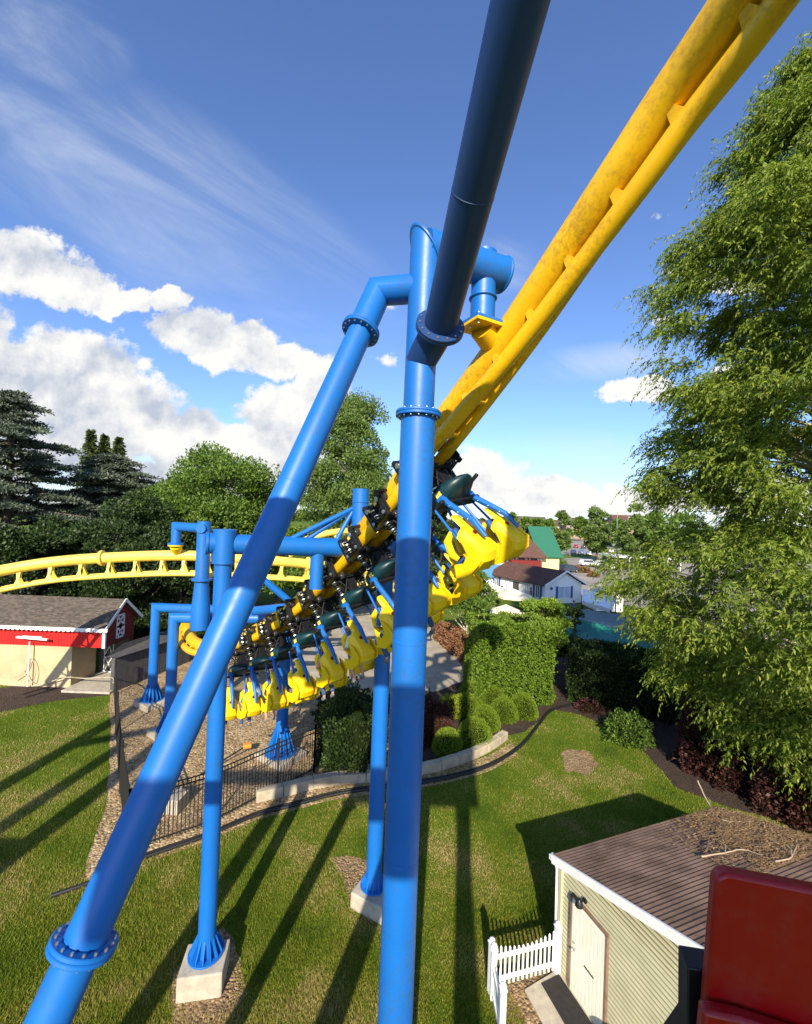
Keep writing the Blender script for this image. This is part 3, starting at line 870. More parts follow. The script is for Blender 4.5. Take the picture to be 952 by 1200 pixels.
# support B: portal whose left post stands on the block in the lawn
bL = G(242, 1117, 0.5); bR = G(438, 1037, 0.42)
zbL = P(268, 634, bL.y).z
zBm = P(262, 637, bL.y).z
t = thing('support_portal', 'blue portal frame whose two slim posts stand on pale concrete blocks in the lawn', 'support portal', (bL.x, bL.y, 0))
mb = MB().use('blue'); mb.tube([(bL.x, bL.y, 0.55), (bL.x, bL.y, zBm)], 0.19, 32); mb.build('post', None, t, 30)
mb = MB().use('blue'); mb.disc((bL.x, bL.y, zBm + 0.30), (0, 0, 1), 0.25, 0.05, 32); mb.tube([(bL.x, bL.y, zBm - 0.45), (bL.x, bL.y, zBm + 0.3)], 0.245, 32); mb.build('post_head', None, t, 30)
mb = MB().use('blue'); column_foot(mb, bL.x, bL.y, 0.19, 0.52, 14, 0.26, 0.42); mb.build('base_plate', None, t, 30)
footing(t, bL.x + 0.02, bL.y - 0.12, 0.52, 1.05, 0.95)
mb = MB().use('blue'); mb.tube([(bR.x, bR.y, 0.45), (bR.x, bR.y, zBm)], 0.215, 32); mb.build('post', None, t, 30)
mb = MB().use('blue'); column_foot(mb, bR.x, bR.y, 0.215, 0.42, 12, 0.2, 0.3); mb.build('base_plate', None, t, 30)
footing(t, bR.x + 0.02, bR.y - 0.12, 0.42, 1.1, 0.3)
e0 = V((bL.x - 0.35, bL.y - 0.1, zBm)); e1 = V((bR.x + 0.3, bR.y + 0.1, zBm - 0.15))
mb = MB().use('blue'); mb.tube([e0, e1], 0.235, 32); mb.disc(e0, e1 - e0, 0.26, 0.06, 32); mb.build('crossbar', None, t, 30)
dirb = (e1 - e0)
tw = e0 + dirb * ((P(421, 640, 11.4).x - e0.x) / dirb.x)
zt = P(421, 573, tw.y).z
mb = MB().use('blue'); mb.tube([tw, (tw.x, tw.y, zt)], 0.22, 28); mb.disc((tw.x, tw.y, zt - 0.35), (0, 0, 1), 0.235, 0.03, 28); mb.build('tower_stub', None, t, 30)
for px in (345, 360, 392):
    q = e0 + dirb * ((P(px, 640, 11.0).x - e0.x) / dirb.x)
    mb = MB().use('blue'); mb.tube([q + V((0, -0.05 if px == 345 else 0.12, 0.15)), (tw.x - 0.15, tw.y, zt - 0.5)], 0.06, 14); mb.build('brace', None, t, 30)
# drop tube to the track
q = e0 + dirb * ((P(374, 640, 11.0).x - e0.x) / dirb.x)
mb = MB().use('blue'); mb.tube([q, (q.x, q.y, P(372, 690, q.y).z)], 0.17, 24); mb.build('hanger', None, t, 30)
# a diagonal from the left post down to the lower beam
mb = MB().use('blue'); mb.tube([P(300, 672, 14.0), P(352, 715, 14.6)], 0.11, 20); mb.build('brace', None, t, 30)
mb = MB().use('blue'); mb.tube([(bL.x, bL.y, P(262, 697, bL.y).z), P(300, 672, 14.0)], 0.11, 20); mb.build('brace', None, t, 30)

# support C: low portal at the left with the tapered hanger
c1 = G(178, 826); c2 = G(198, 862)
zl = P(210, 716, 20.0).z
t = thing('support_portal', 'low blue two-post portal in the gravel holding the far track by a goose neck', 'support portal', (c1.x, c1.y, 0))
for (cc, topz, endp) in ((c1, P(187, 712, c1.y).z, P(330, 708, 23.0)), (c2, P(207, 724, c2.y).z, P(335, 715, 20.5))):
    mb = MB().use('blue'); mb.tube([(cc.x, cc.y, 0.45), (cc.x, cc.y, topz), (endp.x, endp.y, topz)], 0.235, 28); mb.build('bent_post', None, t, 30)
    mb = MB().use('blue'); column_foot(mb, cc.x, cc.y, 0.235, 0.30, 14, 0.42, 0.85); mb.build('base_plate', None, t, 30)
    footing(t, cc.x, cc.y, 0.30, 1.7, 0.2)
hp = P(236, 700, 19.3)
mb = MB().use('blue'); mb.tube([(hp.x, hp.y, P(236, 737, 19.3).z), (hp.x, hp.y, P(236, 715, 19.3).z), (hp.x, hp.y, P(238, 682, 19.3).z), (hp.x, hp.y, P(238, 611, 19.3).z)], 0.3, 28, radii=[0.40, 0.40, 0.30, 0.29])
mb.disc((hp.x, hp.y, P(238, 679, 19.3).z), (0, 0, 1), 0.44, 0.10, 28)
mb.build('hanger', None, t, 30)
z1 = P(238, 619, 19.3).z
gq = P(207, 618, 19.9)
mb = MB().use('blue'); mb.tube([(hp.x, hp.y, z1), (gq.x, gq.y, z1), (gq.x, gq.y, z1 - 0.75)], 0.21, 24); mb.disc((gq.x, gq.y, z1 - 0.8), (0, 0, 1), 0.34, 0.08, 24); mb.disc((hp.x, hp.y - 0.3, z1), (0, 1, 0), 0.22, 0.1, 20)
mb.build('goose_neck', None, t, 30)
# support D: post under the train
d1 = G(329, 888)
t = thing('support_column', 'blue column with a flared ribbed foot in the gravel under the yellow train', 'support column', (d1.x, d1.y, 0))
ztk = P(322, 720, d1.y).z
mb = MB().use('blue'); mb.tube([(d1.x, d1.y, 0.4), (d1.x, d1.y, ztk)], 0.25, 28); mb.build('post', None, t, 30)
mb = MB().use('blue'); column_foot(mb, d1.x, d1.y, 0.25, 0.25, 14, 0.55, 1.1); mb.build('base_plate', None, t, 30)
mb = MB().use('blue'); mb.tube([P(298, 716, 19.5), (d1.x, d1.y, P(330, 712, d1.y).z), P(375, 707, 17.2)], 0.2, 24); mb.build('cross_arm', None, t, 30)
footing(t, d1.x, d1.y, 0.25, 1.9, 0.2)

# ------------------------------------------------------------------ far track loop
FT = [(-260, 742, 14.5), (-150, 706, 16.0), (-60, 682, 17.6), (0, 669, 18.8), (60, 659, 19.6), (120, 654, 20.0), (200, 651, 20.3), (260, 653, 20.8), (330, 658, 21.8), (390, 664, 23.2), (450, 672, 25), (500, 690, 28)]
fpts = smooth_line([P(*a) for a in FT], 8)
t = thing('coaster_track', 'level yellow coaster track curving past the trees behind the red roofed barn shed', 'coaster track', tuple(fpts[0]))
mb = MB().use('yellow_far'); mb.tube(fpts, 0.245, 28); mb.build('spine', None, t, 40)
fr2 = []
for i, p in enumerate(fpts):
    T = (fpts[min(i + 1, len(fpts) - 1)] - fpts[max(i - 1, 0)]).normalized()
    S_ = T.cross(V((0, 0, 1))).normalized()
    D_ = (V((0, 0, -1)) - S_ * 0.12).normalized(); fr2.append((p, T, D_, S_))
for sg in (-1, 1):
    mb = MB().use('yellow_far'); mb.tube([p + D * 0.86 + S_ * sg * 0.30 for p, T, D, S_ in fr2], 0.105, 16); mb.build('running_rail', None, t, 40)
al = 0.0; nxt = 0.5
for i in range(1, len(fr2)):
    al += (fr2[i][0] - fr2[i - 1][0]).length
    if al > nxt:
        nxt += 1.15
        p, T, D, S_ = fr2[i]
        mb = MB().use('yellow_far')
        for sg in (-1, 1):
            a0 = p + D * 0.22 + S_ * sg * 0.10; b0 = p + D * 0.84 + S_ * sg * 0.30; wv = S_ * 0.03
            mdl = a0.lerp(b0, 0.5)
            q = [a0 - T * 0.06, mdl - T * 0.04, b0 - T * 0.15, b0 + T * 0.15, mdl + T * 0.05, a0 + T * 0.09]
            mb.add([x - wv for x in q] + [x + wv for x in q], [(0, 1, 2, 3, 4, 5), (11, 10, 9, 8, 7, 6)] + [(j, (j + 1) % 6, 6 + (j + 1) % 6, 6 + j) for j in range(6)])
        mb.beam(p + D * 0.86 - S_ * 0.3, p + D * 0.86 + S_ * 0.3, 0.09, 0.05, T)
        mb.build('track_tie', None, t, 30)
for px in (119, 362):
    i = min(range(len(fpts)), key=lambda j: abs(CX + FPX * (fpts[j] - CAMP).dot(RR) / (fpts[j] - CAMP).dot(F0) - px))
    p, T, D, S_ = fr2[i]
    mb = MB().use('yellow_far'); flange(mb, p, T, 0.36, 0.06, 14); mb.build('flange', None, t, 35)
i = min(range(len(fpts)), key=lambda j: (V(fpts[j][:2]) - V((gq.x, gq.y))).length)
mb = MB().use('seat'); mb.tube([(gq.x, gq.y, z1 - 0.86), (fpts[i].x, fpts[i].y, fpts[i].z + 0.1)], 0.22, 20, radii=[0.27, 0.2]); mb.disc((gq.x, gq.y, z1 - 0.88), (0, 0, 1), 0.33, 0.06, 20); mb.build('saddle', None, t, 30)
# a short piece of upper track far behind the portal
pp = smooth_line([P(340, 640, 30), P(375, 627, 30), (P(415, 622, 31)), P(470, 628, 33)], 8)
t = thing('coaster_track', 'distant piece of yellow track seen above the blue crossbar', 'coaster track', tuple(pp[0]))
mb = MB().use('yellow_far'); mb.tube(pp, 0.22, 16); mb.build('spine', None, t, 40)
for dx in (0.6,):
    mb = MB().use('yellow_far'); mb.tube([p + V((0, 0, -0.7)) for p in pp], 0.11, 12); mb.build('running_rail', None, t, 40)
    for p in pp[::4]:
        mb = MB().use('yellow_far'); mb.beam(p, p + V((0, 0, -0.7)), 0.14, 0.1); mb.build('track_tie', None, t, 30)
# ------------------------------------------------------------------ more materials
def siding_mat(name, col, pitch, axis='Z', dark=0.55):
    m, nt, b, out = newmat(name)
    tc = nt.nodes.new('ShaderNodeTexCoord'); sp = nt.nodes.new('ShaderNodeSeparateXYZ'); nt.links.new(tc.outputs['Object'], sp.inputs[0])
    d = nt.nodes.new('ShaderNodeMath'); d.operation = 'DIVIDE'; nt.links.new(sp.outputs[axis], d.inputs[0]); d.inputs[1].default_value = pitch
    fr_ = nt.nodes.new('ShaderNodeMath'); fr_.operation = 'FRACT'; nt.links.new(d.outputs[0], fr_.inputs[0])
    f = noise_node(nt, 1.5, 5, 0.6)
    c = ramp_node(nt, f, [(0.3, [x * 0.88 for x in col]), (0.7, [min(1, x * 1.08) for x in col])])
    nt.links.new(c, b.inputs['Base Color']); b.inputs['Roughness'].default_value = 0.6
    bump_to(nt, b, fr_.outputs[0], 1.0, dark * 0.04)
    return m
def shingle_mat(name, cols, scale=(1, 1, 1), rows=4.0, rough=0.95):
    m, nt, b, out = newmat(name)
    tc = nt.nodes.new('ShaderNodeTexCoord')
    br = nt.nodes.new('ShaderNodeTexBrick'); nt.links.new(tc.outputs['UV'], br.inputs['Vector'])
    br.inputs['Scale'].default_value = rows; br.inputs['Mortar Size'].default_value = 0.02; br.inputs['Mortar Smooth'].default_value = 0.3
    br.inputs['Color1'].default_value = (0, 0, 0, 1); br.inputs['Color2'].default_value = (1, 1, 1, 1); br.inputs['Mortar'].default_value = (0.3, 0.3, 0.3, 1)
    br.inputs['Brick Width'].default_value = 0.6; br.inputs['Row Height'].default_value = 0.25
    f = noise_node(nt, 2.5, 8, 0.7)
    mi = nt.nodes.new('ShaderNodeMixRGB'); mi.inputs[0].default_value = 0.5; nt.links.new(f, mi.inputs[1]); nt.links.new(br.outputs['Color'], mi.inputs[2])
    nt.links.new(ramp_node(nt, mi.outputs[0], [(0.1 + 0.8 * i / (len(cols) - 1), x) for i, x in enumerate(cols)]), b.inputs['Base Color'])
    b.inputs['Roughness'].default_value = rough; b.inputs['Specular IOR Level'].default_value = 0.2
    inv = nt.nodes.new('ShaderNodeMath'); inv.operation = 'SUBTRACT'; inv.inputs[0].default_value = 1; nt.links.new(br.outputs['Fac'], inv.inputs[1])
    bump_to(nt, b, inv.outputs[0], 0.6, 0.02)
    return m
M['siding'] = siding_mat('pale_green_siding', (0.52, 0.52, 0.27), 0.105)
M['door'] = simple('cream_door', (0.80, 0.77, 0.60), 0.5, var=0.06)
M['roof_brown'] = simple('weathered_brown_roofing', (0.21, 0.135, 0.095), 0.9, var=0.45, vscale=1.6, bump=0.4, bscale=50, spec=0.15)
M['needles'] = leafmat('dry_needles', [(0.16, 0.09, 0.04), (0.33, 0.20, 0.095), (0.50, 0.33, 0.17)], 0.05, 0.9)
M['bark'] = simple('grey_bark', (0.16, 0.12, 0.09), 0.95, var=0.35, vscale=6, bump=0.8, bscale=14, stretch=(3, 3, 0.6), spec=0.1)
M['pale_bark'] = simple('pale_twigs', (0.42, 0.36, 0.27), 0.9, var=0.25, spec=0.15)
M['mat_dark'] = simple('dark_doormat', (0.02, 0.018, 0.016), 0.95, var=0.3, vscale=12)
M['tan_wall'] = simple('tan_stucco', (0.50, 0.385, 0.225), 0.9, var=0.15, vscale=1.2, bump=0.2, spec=0.15)
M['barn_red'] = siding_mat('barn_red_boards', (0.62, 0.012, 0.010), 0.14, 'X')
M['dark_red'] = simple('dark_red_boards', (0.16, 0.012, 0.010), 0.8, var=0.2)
M['grey_shingle'] = shingle_mat('grey_shingles', [(0.045, 0.038, 0.032), (0.095, 0.078, 0.062), (0.165, 0.135, 0.11)], rows=3)
M['brown_shingle'] = shingle_mat('brown_shingles', [(0.07, 0.04, 0.03), (0.12, 0.065, 0.05), (0.17, 0.10, 0.075)], rows=2)
M['dark_grey'] = simple('dark_grey_boards', (0.07, 0.065, 0.065), 0.85, var=0.25)
M['green_roof'] = simple('green_metal_roof', (0.03, 0.15, 0.085), 0.55, var=0.1)
M['blue_roof'] = simple('light_blue_roof', (0.10, 0.27, 0.48), 0.5, var=0.1)
M['cream_wall'] = simple('cream_wall', (0.70, 0.60, 0.28), 0.8, var=0.06)
M['blue_trim'] = simple('blue_shutter', (0.03, 0.09, 0.30), 0.6)
M['glass'] = simple('dark_window_glass', (0.04, 0.05, 0.06), 0.12, var=0.2)
M['pale_glass'] = simple('light_shuttered_pane', (0.45, 0.52, 0.60), 0.3, var=0.1)
M['canvas'] = simple('cream_canvas', (0.72, 0.64, 0.47), 0.9, var=0.05)
M['teal_canvas'] = simple('teal_green_canvas', (0.012, 0.20, 0.145), 0.7, var=0.15, vscale=1.0)
M['grey_canvas'] = simple('grey_green_canvas', (0.16, 0.22, 0.20), 0.8, var=0.15)
M['black_rail'] = simple('black_fence_paint', (0.012, 0.012, 0.012), 0.5)
M['orange'] = simple('orange_plastic', (0.75, 0.25, 0.03), 0.5)
M['stone'] = simple('weathered_kerb_stone', (0.42, 0.36, 0.26), 0.9, var=0.25, vscale=2.5, bump=0.5, bscale=9, spec=0.15)

# ------------------------------------------------------------------ shed at lower right
S_C = G(655, 1137)                                  # back left corner on the ground
uD = V((0.349, -0.937, 0)).normalized()              # along the door wall, towards us
vD = V((0.937, 0.349, 0)).normalized()               # to the right, along the back eave
EAVE = P(652, 1003, S_C.y).z
shed = thing('garden_shed', 'pale green clapboard shed with brown shingle roof and cream door behind the picket fence', 'shed', tuple(S_C))
SL = 0.33                                            # roof rise per metre towards us
LEN, WID = 4.6, 5.3
rot_ = Matrix((uD, vD, V((0, 0, 1)))).transposed()   # local (u, v, z)
def sp_(u, v, z): return S_C + uD * u + vD * v + V((0, 0, z))
SHED_FOOT = [tuple(sp_(u, v, 0)[:2]) for u, v in ((-0.1, -1.4), (LEN * 2, -1.4), (LEN * 2, WID), (-0.1, WID))]
PITCH_S = 0.105
def clap_wall(mb, a, b, z_a, z_b, out):
    """overlapping boards between a and b, the top edge running from z_a to z_b"""
    a, b = V(a), V(b); L = (b - a).length; d = (b - a) / L
    n = int(max(z_a, z_b) / PITCH_S) + 1
    for i in range(n):
        z0, z1 = i * PITCH_S, (i + 1) * PITCH_S
        zt = lambda s: z_a + (z_b - z_a) * s / L
        s0, s1 = 0.0, L
        if z_b > z_a:
            if z0 >= z_b: continue
            if z0 > z_a: s0 = (z0 - z_a) / (z_b - z_a) * L
        q = [a + d * s0 + V((0, 0, z0)), a + d * s1 + V((0, 0, z0)), a + d * s1 + V((0, 0, min(z1, zt(s1)))), a + d * s0 + V((0, 0, min(z1, zt(s0) + 1e-3)))]
        o0, o1 = out * 0.022, out * 0.004
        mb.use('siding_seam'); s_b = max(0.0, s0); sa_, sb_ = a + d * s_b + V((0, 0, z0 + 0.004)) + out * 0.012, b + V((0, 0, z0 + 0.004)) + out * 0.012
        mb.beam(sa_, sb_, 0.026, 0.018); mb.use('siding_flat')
        pr = [q[0] + o0, q[1] + o0, q[2] + o1, q[3] + o1]
        bk = [x - out * 0.05 for x in q]
        mb.add(pr + bk, [(0, 1, 2, 3), (7, 6, 5, 4), (0, 4, 5, 1), (1, 5, 6, 2), (2, 6, 7, 3), (3, 7, 4, 0)])
D0, D1 = 0.42, 1.38       # door along the wall
M['siding_flat'] = simple('pale_green_boards', (0.49, 0.465, 0.30), 0.6, var=0.12, vscale=2)
M['siding_seam'] = simple('siding_seam_shadow', (0.22, 0.20, 0.11), 0.8, var=0.1)  # dark strips paint in the shadow line under each board's lip
mb = MB().use('siding_flat')
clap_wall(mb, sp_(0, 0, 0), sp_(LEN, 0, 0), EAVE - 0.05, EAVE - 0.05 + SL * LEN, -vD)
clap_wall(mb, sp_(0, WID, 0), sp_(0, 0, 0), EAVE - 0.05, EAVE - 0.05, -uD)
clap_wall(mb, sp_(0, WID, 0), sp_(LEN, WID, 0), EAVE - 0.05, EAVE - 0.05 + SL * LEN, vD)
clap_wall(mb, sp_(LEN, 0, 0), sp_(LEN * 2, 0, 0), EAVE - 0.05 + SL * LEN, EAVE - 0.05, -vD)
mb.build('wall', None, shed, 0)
mb = MB().use('siding_flat'); mb.box(sp_(0.03, -0.03, (EAVE) / 2), (0.1, 0.1, EAVE - 0.1), rot_); mb.build('corner_board', None, shed, 0, 0.006)
# roof: slope up towards us, then down again beyond the ridge
rt = 0.05
mb = MB().use('roof_brown')
nr = 42
over = 0.16
for half in (0, 1):
    for i in range(nr):
        ua, ub = -0.14 + (LEN + 0.14) * i / nr, -0.14 + (LEN + 0.14) * (i + 1) / nr + 0.02
        za, zb = EAVE + SL * ua, EAVE + SL * ub
        if half: ua, ub = 2 * LEN - ua, 2 * LEN - ub
        q = [sp_(ua, -over, za + 0.03), sp_(ub, -over, zb + 0.006), sp_(ub, WID + over, zb + 0.006), sp_(ua, WID + over, za + 0.03)]
        bk = [x - V((0, 0, 0.07)) for x in q]
        mb.add(q + bk, [(0, 1, 2, 3), (7, 6, 5, 4), (0, 4, 5, 1), (1, 5, 6, 2), (2, 6, 7, 3), (3, 7, 4, 0)])
roof = mb.build('roof', None, shed, 0)
mb = MB().use('white')
mb.beam(sp_(-0.15, -over - 0.03, EAVE - SL * 0.15 - 0.07), sp_(LEN, -over - 0.03, EAVE + SL * LEN - 0.07), 0.05, 0.19)
mb.beam(sp_(-0.02, -0.07, EAVE - 0.12), sp_(LEN, -0.07, EAVE + SL * LEN - 0.12), 0.10, 0.02)
mb.build('rake_board', None, shed, 0, 0.006)
mb = MB().use('roof_brown'); mb.beam(sp_(-0.15, -over + 0.06, EAVE - 0.11), sp_(-0.15, WID + over, EAVE - 0.11), 0.04, 0.10); mb.use('white'); mb.box(sp_(-0.17, -over + 0.02, EAVE - 0.12), (0.12, 0.12, 0.12), rot_)
mb.tube([sp_(-0.16, -0.10, EAVE - 0.12), sp_(-0.10, -0.06, EAVE - 0.35), sp_(-0.06, -0.06, 0.2)], 0.035, 10)
mb.build('gutter', None, shed, 0, 0.006)
mb = MB().use('door')
dh = 2.03
mb.box(sp_((D0 + D1) / 2, -0.035, dh / 2 + 0.05), (D1 - D0, 0.045, dh), rot_)
for i in range(9): mb.box(sp_(D0 + 0.06 + i * 0.105, -0.060, dh / 2 + 0.05), (0.085, 0.012, dh - 0.12), rot_)
door = mb.build('door', None, shed, 0, 0.004)
mb = MB().use('steel'); mb.ball(sp_(D0 + 0.09, -0.11, 1.0), 0.035, 10); mb.disc(sp_(D0 + 0.09, -0.07, 1.0), vD, 0.035, 0.02, 14); mb.disc(sp_(D0 + 0.09, -0.07, 1.14), vD, 0.028, 0.025, 14); mb.use('mat_dark'); mb.box(sp_(D0 + 0.55, -0.072, 0.95), (0.26, 0.012, 0.03), rot_)
mb.build('handle', None, door, 30)
mb = MB().use('roof_brown')
for u0, u1, z0, z1 in ((D0 - 0.05, D0, 0.02, dh + 0.1), (D1, D1 + 0.05, 0.02, dh + 0.1), (D0 - 0.05, D1 + 0.05, dh + 0.06, dh + 0.11)):
    mb.box(sp_((u0 + u1) / 2, -0.045, (z0 + z1) / 2), (u1 - u0 + 0.001, 0.06, z1 - z0), rot_)
mb.build('door_frame', None, shed, 0)
mb = MB().use('black'); q = sp_(D0 + 0.36, -0.05, dh + 0.26)
mb.disc(q, vD, 0.055, 0.04, 14); mb.tube([q, q - vD * 0.14 + V((0, 0, 0.02))], 0.016, 8); mb.lathe(q - vD * 0.16, (0, 0, -1), [(0.03, -0.08), (0.07, -0.03), (0.085, 0.07), (0.05, 0.10)], 14)
mb.build('porch_lamp', None, shed, 30)
# small bin at the wall foot
mb = MB().use('grey_canvas'); q = sp_(1.72, -0.22, 0); mb.lathe(q, (0, 0, 1), [(0.12, 0.0), (0.15, 0.42), (0.17, 0.45), (0.14, 0.5), (0.04, 0.53)], 18)
tag(mb.build('waste_bin', None, None, 30), 'small grey bin at the foot of the pale green shed wall beside the door', 'bin')
# fallen needles and twigs on the roof
n = 15000
u = RNG.random(n) ** 0.8 * 2.6 - 0.05; v_ = WID - np.abs(RNG.normal(0, 1.0, n)) * (0.75 + 0.25 * u)
v_ = v_ + 0.1
ok = (v_ > 2.4) & (v_ < WID + 0.1) & (np.sin(u * 7 + v_ * 3) + np.sin(v_ * 9 - u * 4) + RNG.random(n) * 3.2 > 0.9)
u, v_ = u[ok], v_[ok]; m_ = len(u)
base = np.array(S_C)[None] + np.outer(u, np.array(uD)) + np.outer(v_, np.array(vD)); base[:, 2] = EAVE + SL * u + 0.045 + RNG.random(m_) * 0.05
ang = RNG.random(m_) * 2 * PI; L = 0.04 + RNG.random(m_) * 0.12
dx = np.stack([np.cos(ang), np.sin(ang), np.cos(ang) * uD.x * SL + np.sin(ang) * uD.y * SL + RNG.normal(0, 0.15, m_)], 1) * L[:, None]
sd = np.stack([-np.sin(ang), np.cos(ang), np.zeros(m_)], 1) * (0.006 + 0.010 * RNG.random(m_))[:, None]
vv_ = np.stack([base - sd, base + dx, base + sd], 1).reshape(-1, 3)
o = raw_mesh('needle_litter', vv_, 3, 'needles'); tag(o, 'brown fallen needles heaped on the far right corner of the shed roof', 'leaf litter', kind='stuff')
M['twig'] = simple('bare_pale_twig', (0.42, 0.32, 0.22), 0.8, var=0.2)
def on_roof(px, py):
    r = ray(px, py); n = V((0, 0, 1)) - uD * SL; p0 = sp_(0, 0, EAVE + 0.06)
    return CAMP + r * ((p0 - CAMP).dot(n) / r.dot(n))
for lab, pts in (('long pale fallen branch lying on the brown shed roof', [(822, 1005), (850, 1001), (871, 997), (893, 1004)]), ('curved pale twig on the shed roof above the red panel', [(908, 1011), (928, 1006), (934, 988)]), ('small dark curled twig on the middle of the shed roof', [(828, 999), (830, 991), (838, 988)]),
                 ('forked grey branch leaning from the tree onto the shed roof edge', [(818, 918), (832, 945), (846, 962), (880, 964)])):
    w = [on_roof(*q) + V((0, 0, 0.03)) for q in pts]
    if 'forked' in lab: w[0] = P(818, 915, w[1].y + 0.6)
    mb = MB().use('twig' if 'dark' not in lab else 'bark'); w = smooth_line(w, 5); w = [p + V((random.uniform(-1, 1), random.uniform(-1, 1), 0)) * 0.012 for p in w]
    mb.tube(w, 0.02, 8, radii=[0.018 - 0.011 * i / len(w) for i in range(len(w))])
    if len(w) > 8:
        mb.tube([w[5], w[5] + V((0.12, 0.14, 0.04)), w[5] + V((0.15, 0.30, 0.03))], 0.008, 6)
    tag(mb.build('fallen_branch', None, None, 40), lab, 'branch')
# patio and doormat
q = [S_C + uD * a + vD * b for a, b in ((0.0, -0.02), (7, -0.02), (7, -1.25), (0.12, -1.05))]
mb = MB().use('concrete'); mb.prism([(p.x, p.y) for p in q], -0.05, 0.05); struct(mb.build('patio_slab', None, None, 0, 0.01))
q = [S_C + uD * a + vD * b for a, b in ((0.12, -0.10), (2.6, -0.10), (2.6, -0.72), (0.15, -0.62))]
mb = MB().use('mat_dark'); mb.prism([(p.x, p.y) for p in q], 0.052, 0.066); tag(mb.build('doormat', None, None, 0), 'long dark rubber mat on the concrete outside the shed door', 'mat')
# strip of bare earth with small stones along the fence and the slab
q = [S_C + uD * a + vD * b for a, b in ((-0.12, 0.0), (0.10, -0.9), (0.12, -1.35), (6.5, -1.75), (6.5, -1.2), (0.05, -0.98), (0.02, -0.0))]
sheet('earth_strip', [(p.x, p.y) for p in [S_C + uD * a + vD * b for a, b in ((-0.18, 0.02), (-0.16, -1.75), (7, -2.1), (7, 0.0), (0.0, 0.0))]], 0.010, 'dirt', 0.06, 0.25)
# picket fence
def picket_run(name, label, a, b, n, dip, endpost):
    a, b = V(a), V(b); d = (b - a); L = d.length; d.normalize(); nrm = V((-d.y, d.x, 0))
    R_ = Matrix((d, nrm, V((0, 0, 1)))).transposed()
    t = thing(name, label, 'fence', tuple(a), 'white picket fence panels')
    mb = MB().use('white')
    for i in range(n):
        s = L * (i + 1) / (n + 1); f = i / max(1, n - 1); top = 0.98 - dip * math.sin(PI * f) - 0.0
        p = a + d * s
        mb.box((p.x, p.y, 0.1 + (top - 0.1) / 2), (0.045, 0.02, top - 0.1), R_); mb.add([p + d * x_ + nrm * y_ + V((0, 0, top)) for x_ in (-0.0225, 0.0225) for y_ in (-0.01, 0.01)] + [p + V((0, 0, top + 0.04))], [(0, 1, 4), (1, 3, 4), (3, 2, 4), (2, 0, 4)])
    mb.build('pickets', None, t, 0)
    for z in (0.22, 0.72):
        mb = MB().use('white'); mb.box(tuple(a + d * (L / 2) - nrm * 0.03 + V((0, 0, z)))[:3], (L, 0.035, 0.095), R_); mb.build('rail', None, t, 0, 0.004)
    for p in ([a] if endpost == 1 else [a, b]):
        mb = MB().use('white'); mb.box((p.x, p.y, 0.54), (0.12, 0.12, 1.08), R_); mb.box((p.x, p.y, 1.095), (0.15, 0.15, 0.03), R_)
        mb.lathe((p.x, p.y, 1.11), (0, 0, 1), [(0.05, 0), (0.07, 0.03), (0.06, 0.07), (0.02, 0.1)], 12); mb.build('post', None, t, 30, 0.004)
f0 = S_C + uD * 0.05 - vD * 0.10; f1 = G(575, 1163); f1.z = 0
picket_run('picket_fence', 'white picket fence panel between the shed corner and the lawn, dipping in the middle', f0, f1, 14, 0.13, 0)
f2 = f1 + (G(602, 1290) - f1) * 1.0; f2.z = 0
picket_run('picket_fence', 'white picket fence panel running towards us beside the dark mat', f1 + V((0.02, -0.12, 0)), f1 + (f2 - f1) * 0.52, 12, 0.10, 2)

# ------------------------------------------------------------------ red seat in the corner, right by the camera
def red_seat():
    t = thing('ride_chair', 'glossy dark red seat back in the bottom right corner, close to the camera', 'ride seat', (1.0, 1.0, CAM_H - 1.4))
    o_ = P(840, 1022, 1.0); ex = V((0.974, -0.225, 0)).normalized(); ey = V((-0.05, 0.0, -1)).normalized(); en = ey.cross(ex).normalized()
    if en.y < 0: en = -en
    W_, H_ = 0.62, 1.0; r = 0.03; pts = []
    for cx2, cy2, a0 in ((r, r, PI), (W_ - r, r, 1.5 * PI), (W_ - r, H_ - r, 0), (r, H_ - r, 0.5 * PI)):
        for k in range(8): a = a0 + k / 7 * PI / 2; pts.append((cx2 + r * math.cos(a), cy2 + r * math.sin(a)))
    def panel(pts, t0, t1):
        n = len(pts); vs = [o_ + ex * a + ey * b + en * t0 for a, b in pts] + [o_ + ex * a + ey * b + en * t1 for a, b in pts]
        return vs, [tuple(range(n)), tuple(range(2 * n - 1, n - 1, -1))] + [(i, (i + 1) % n, n + (i + 1) % n, n + i) for i in range(n)]
    mb = MB().use('red'); mb.add(*panel(pts, 0.0, 0.035)); mb.build('backrest', None, t, 30, 0.008)
    mb = MB().use('red'); pl = [(-0.022, 0.285), (0.05, 0.28), (0.30, 0.30), (0.62, 0.335), (0.62, 0.9), (-0.03, 0.9)]
    mb.add(*panel(pl, -0.04, -0.006)); mb.build('lower_panel', None, t, 30, 0.008)
    mb = MB().use('black'); pl = [(-0.022, 0.275), (0.10, 0.265), (0.10, 0.70), (-0.05, 0.70), (-0.05, 0.50), (-0.012, 0.42)]
    mb.add(*panel(pl, 0.05, 0.11)); mb.build('bracket', None, t, 30, 0.004)
red_seat()
# unseen boxes added behind the camera to shade the red seat and the frame
t = thing('sun_blocker', 'dark red gondola on a blue post, unseen, added well behind the camera to block the sun', 'blocker', (0.2, -7.0, 0))
mb = MB().use('red'); mb.box((-0.6, -7.0, 14.03), (2.9, 0.5, 2.6)); mb.box((-2.95, -7.0, 13.35), (1.7, 0.4, 1.3)); mb.build('shell', None, t, 30, 0.06)
mb = MB().use('blue'); mb.tube([(0.2, -7.0, 0), (0.2, -7.0, 12.72)], 0.22, 20); mb.build('post', None, t, 30)

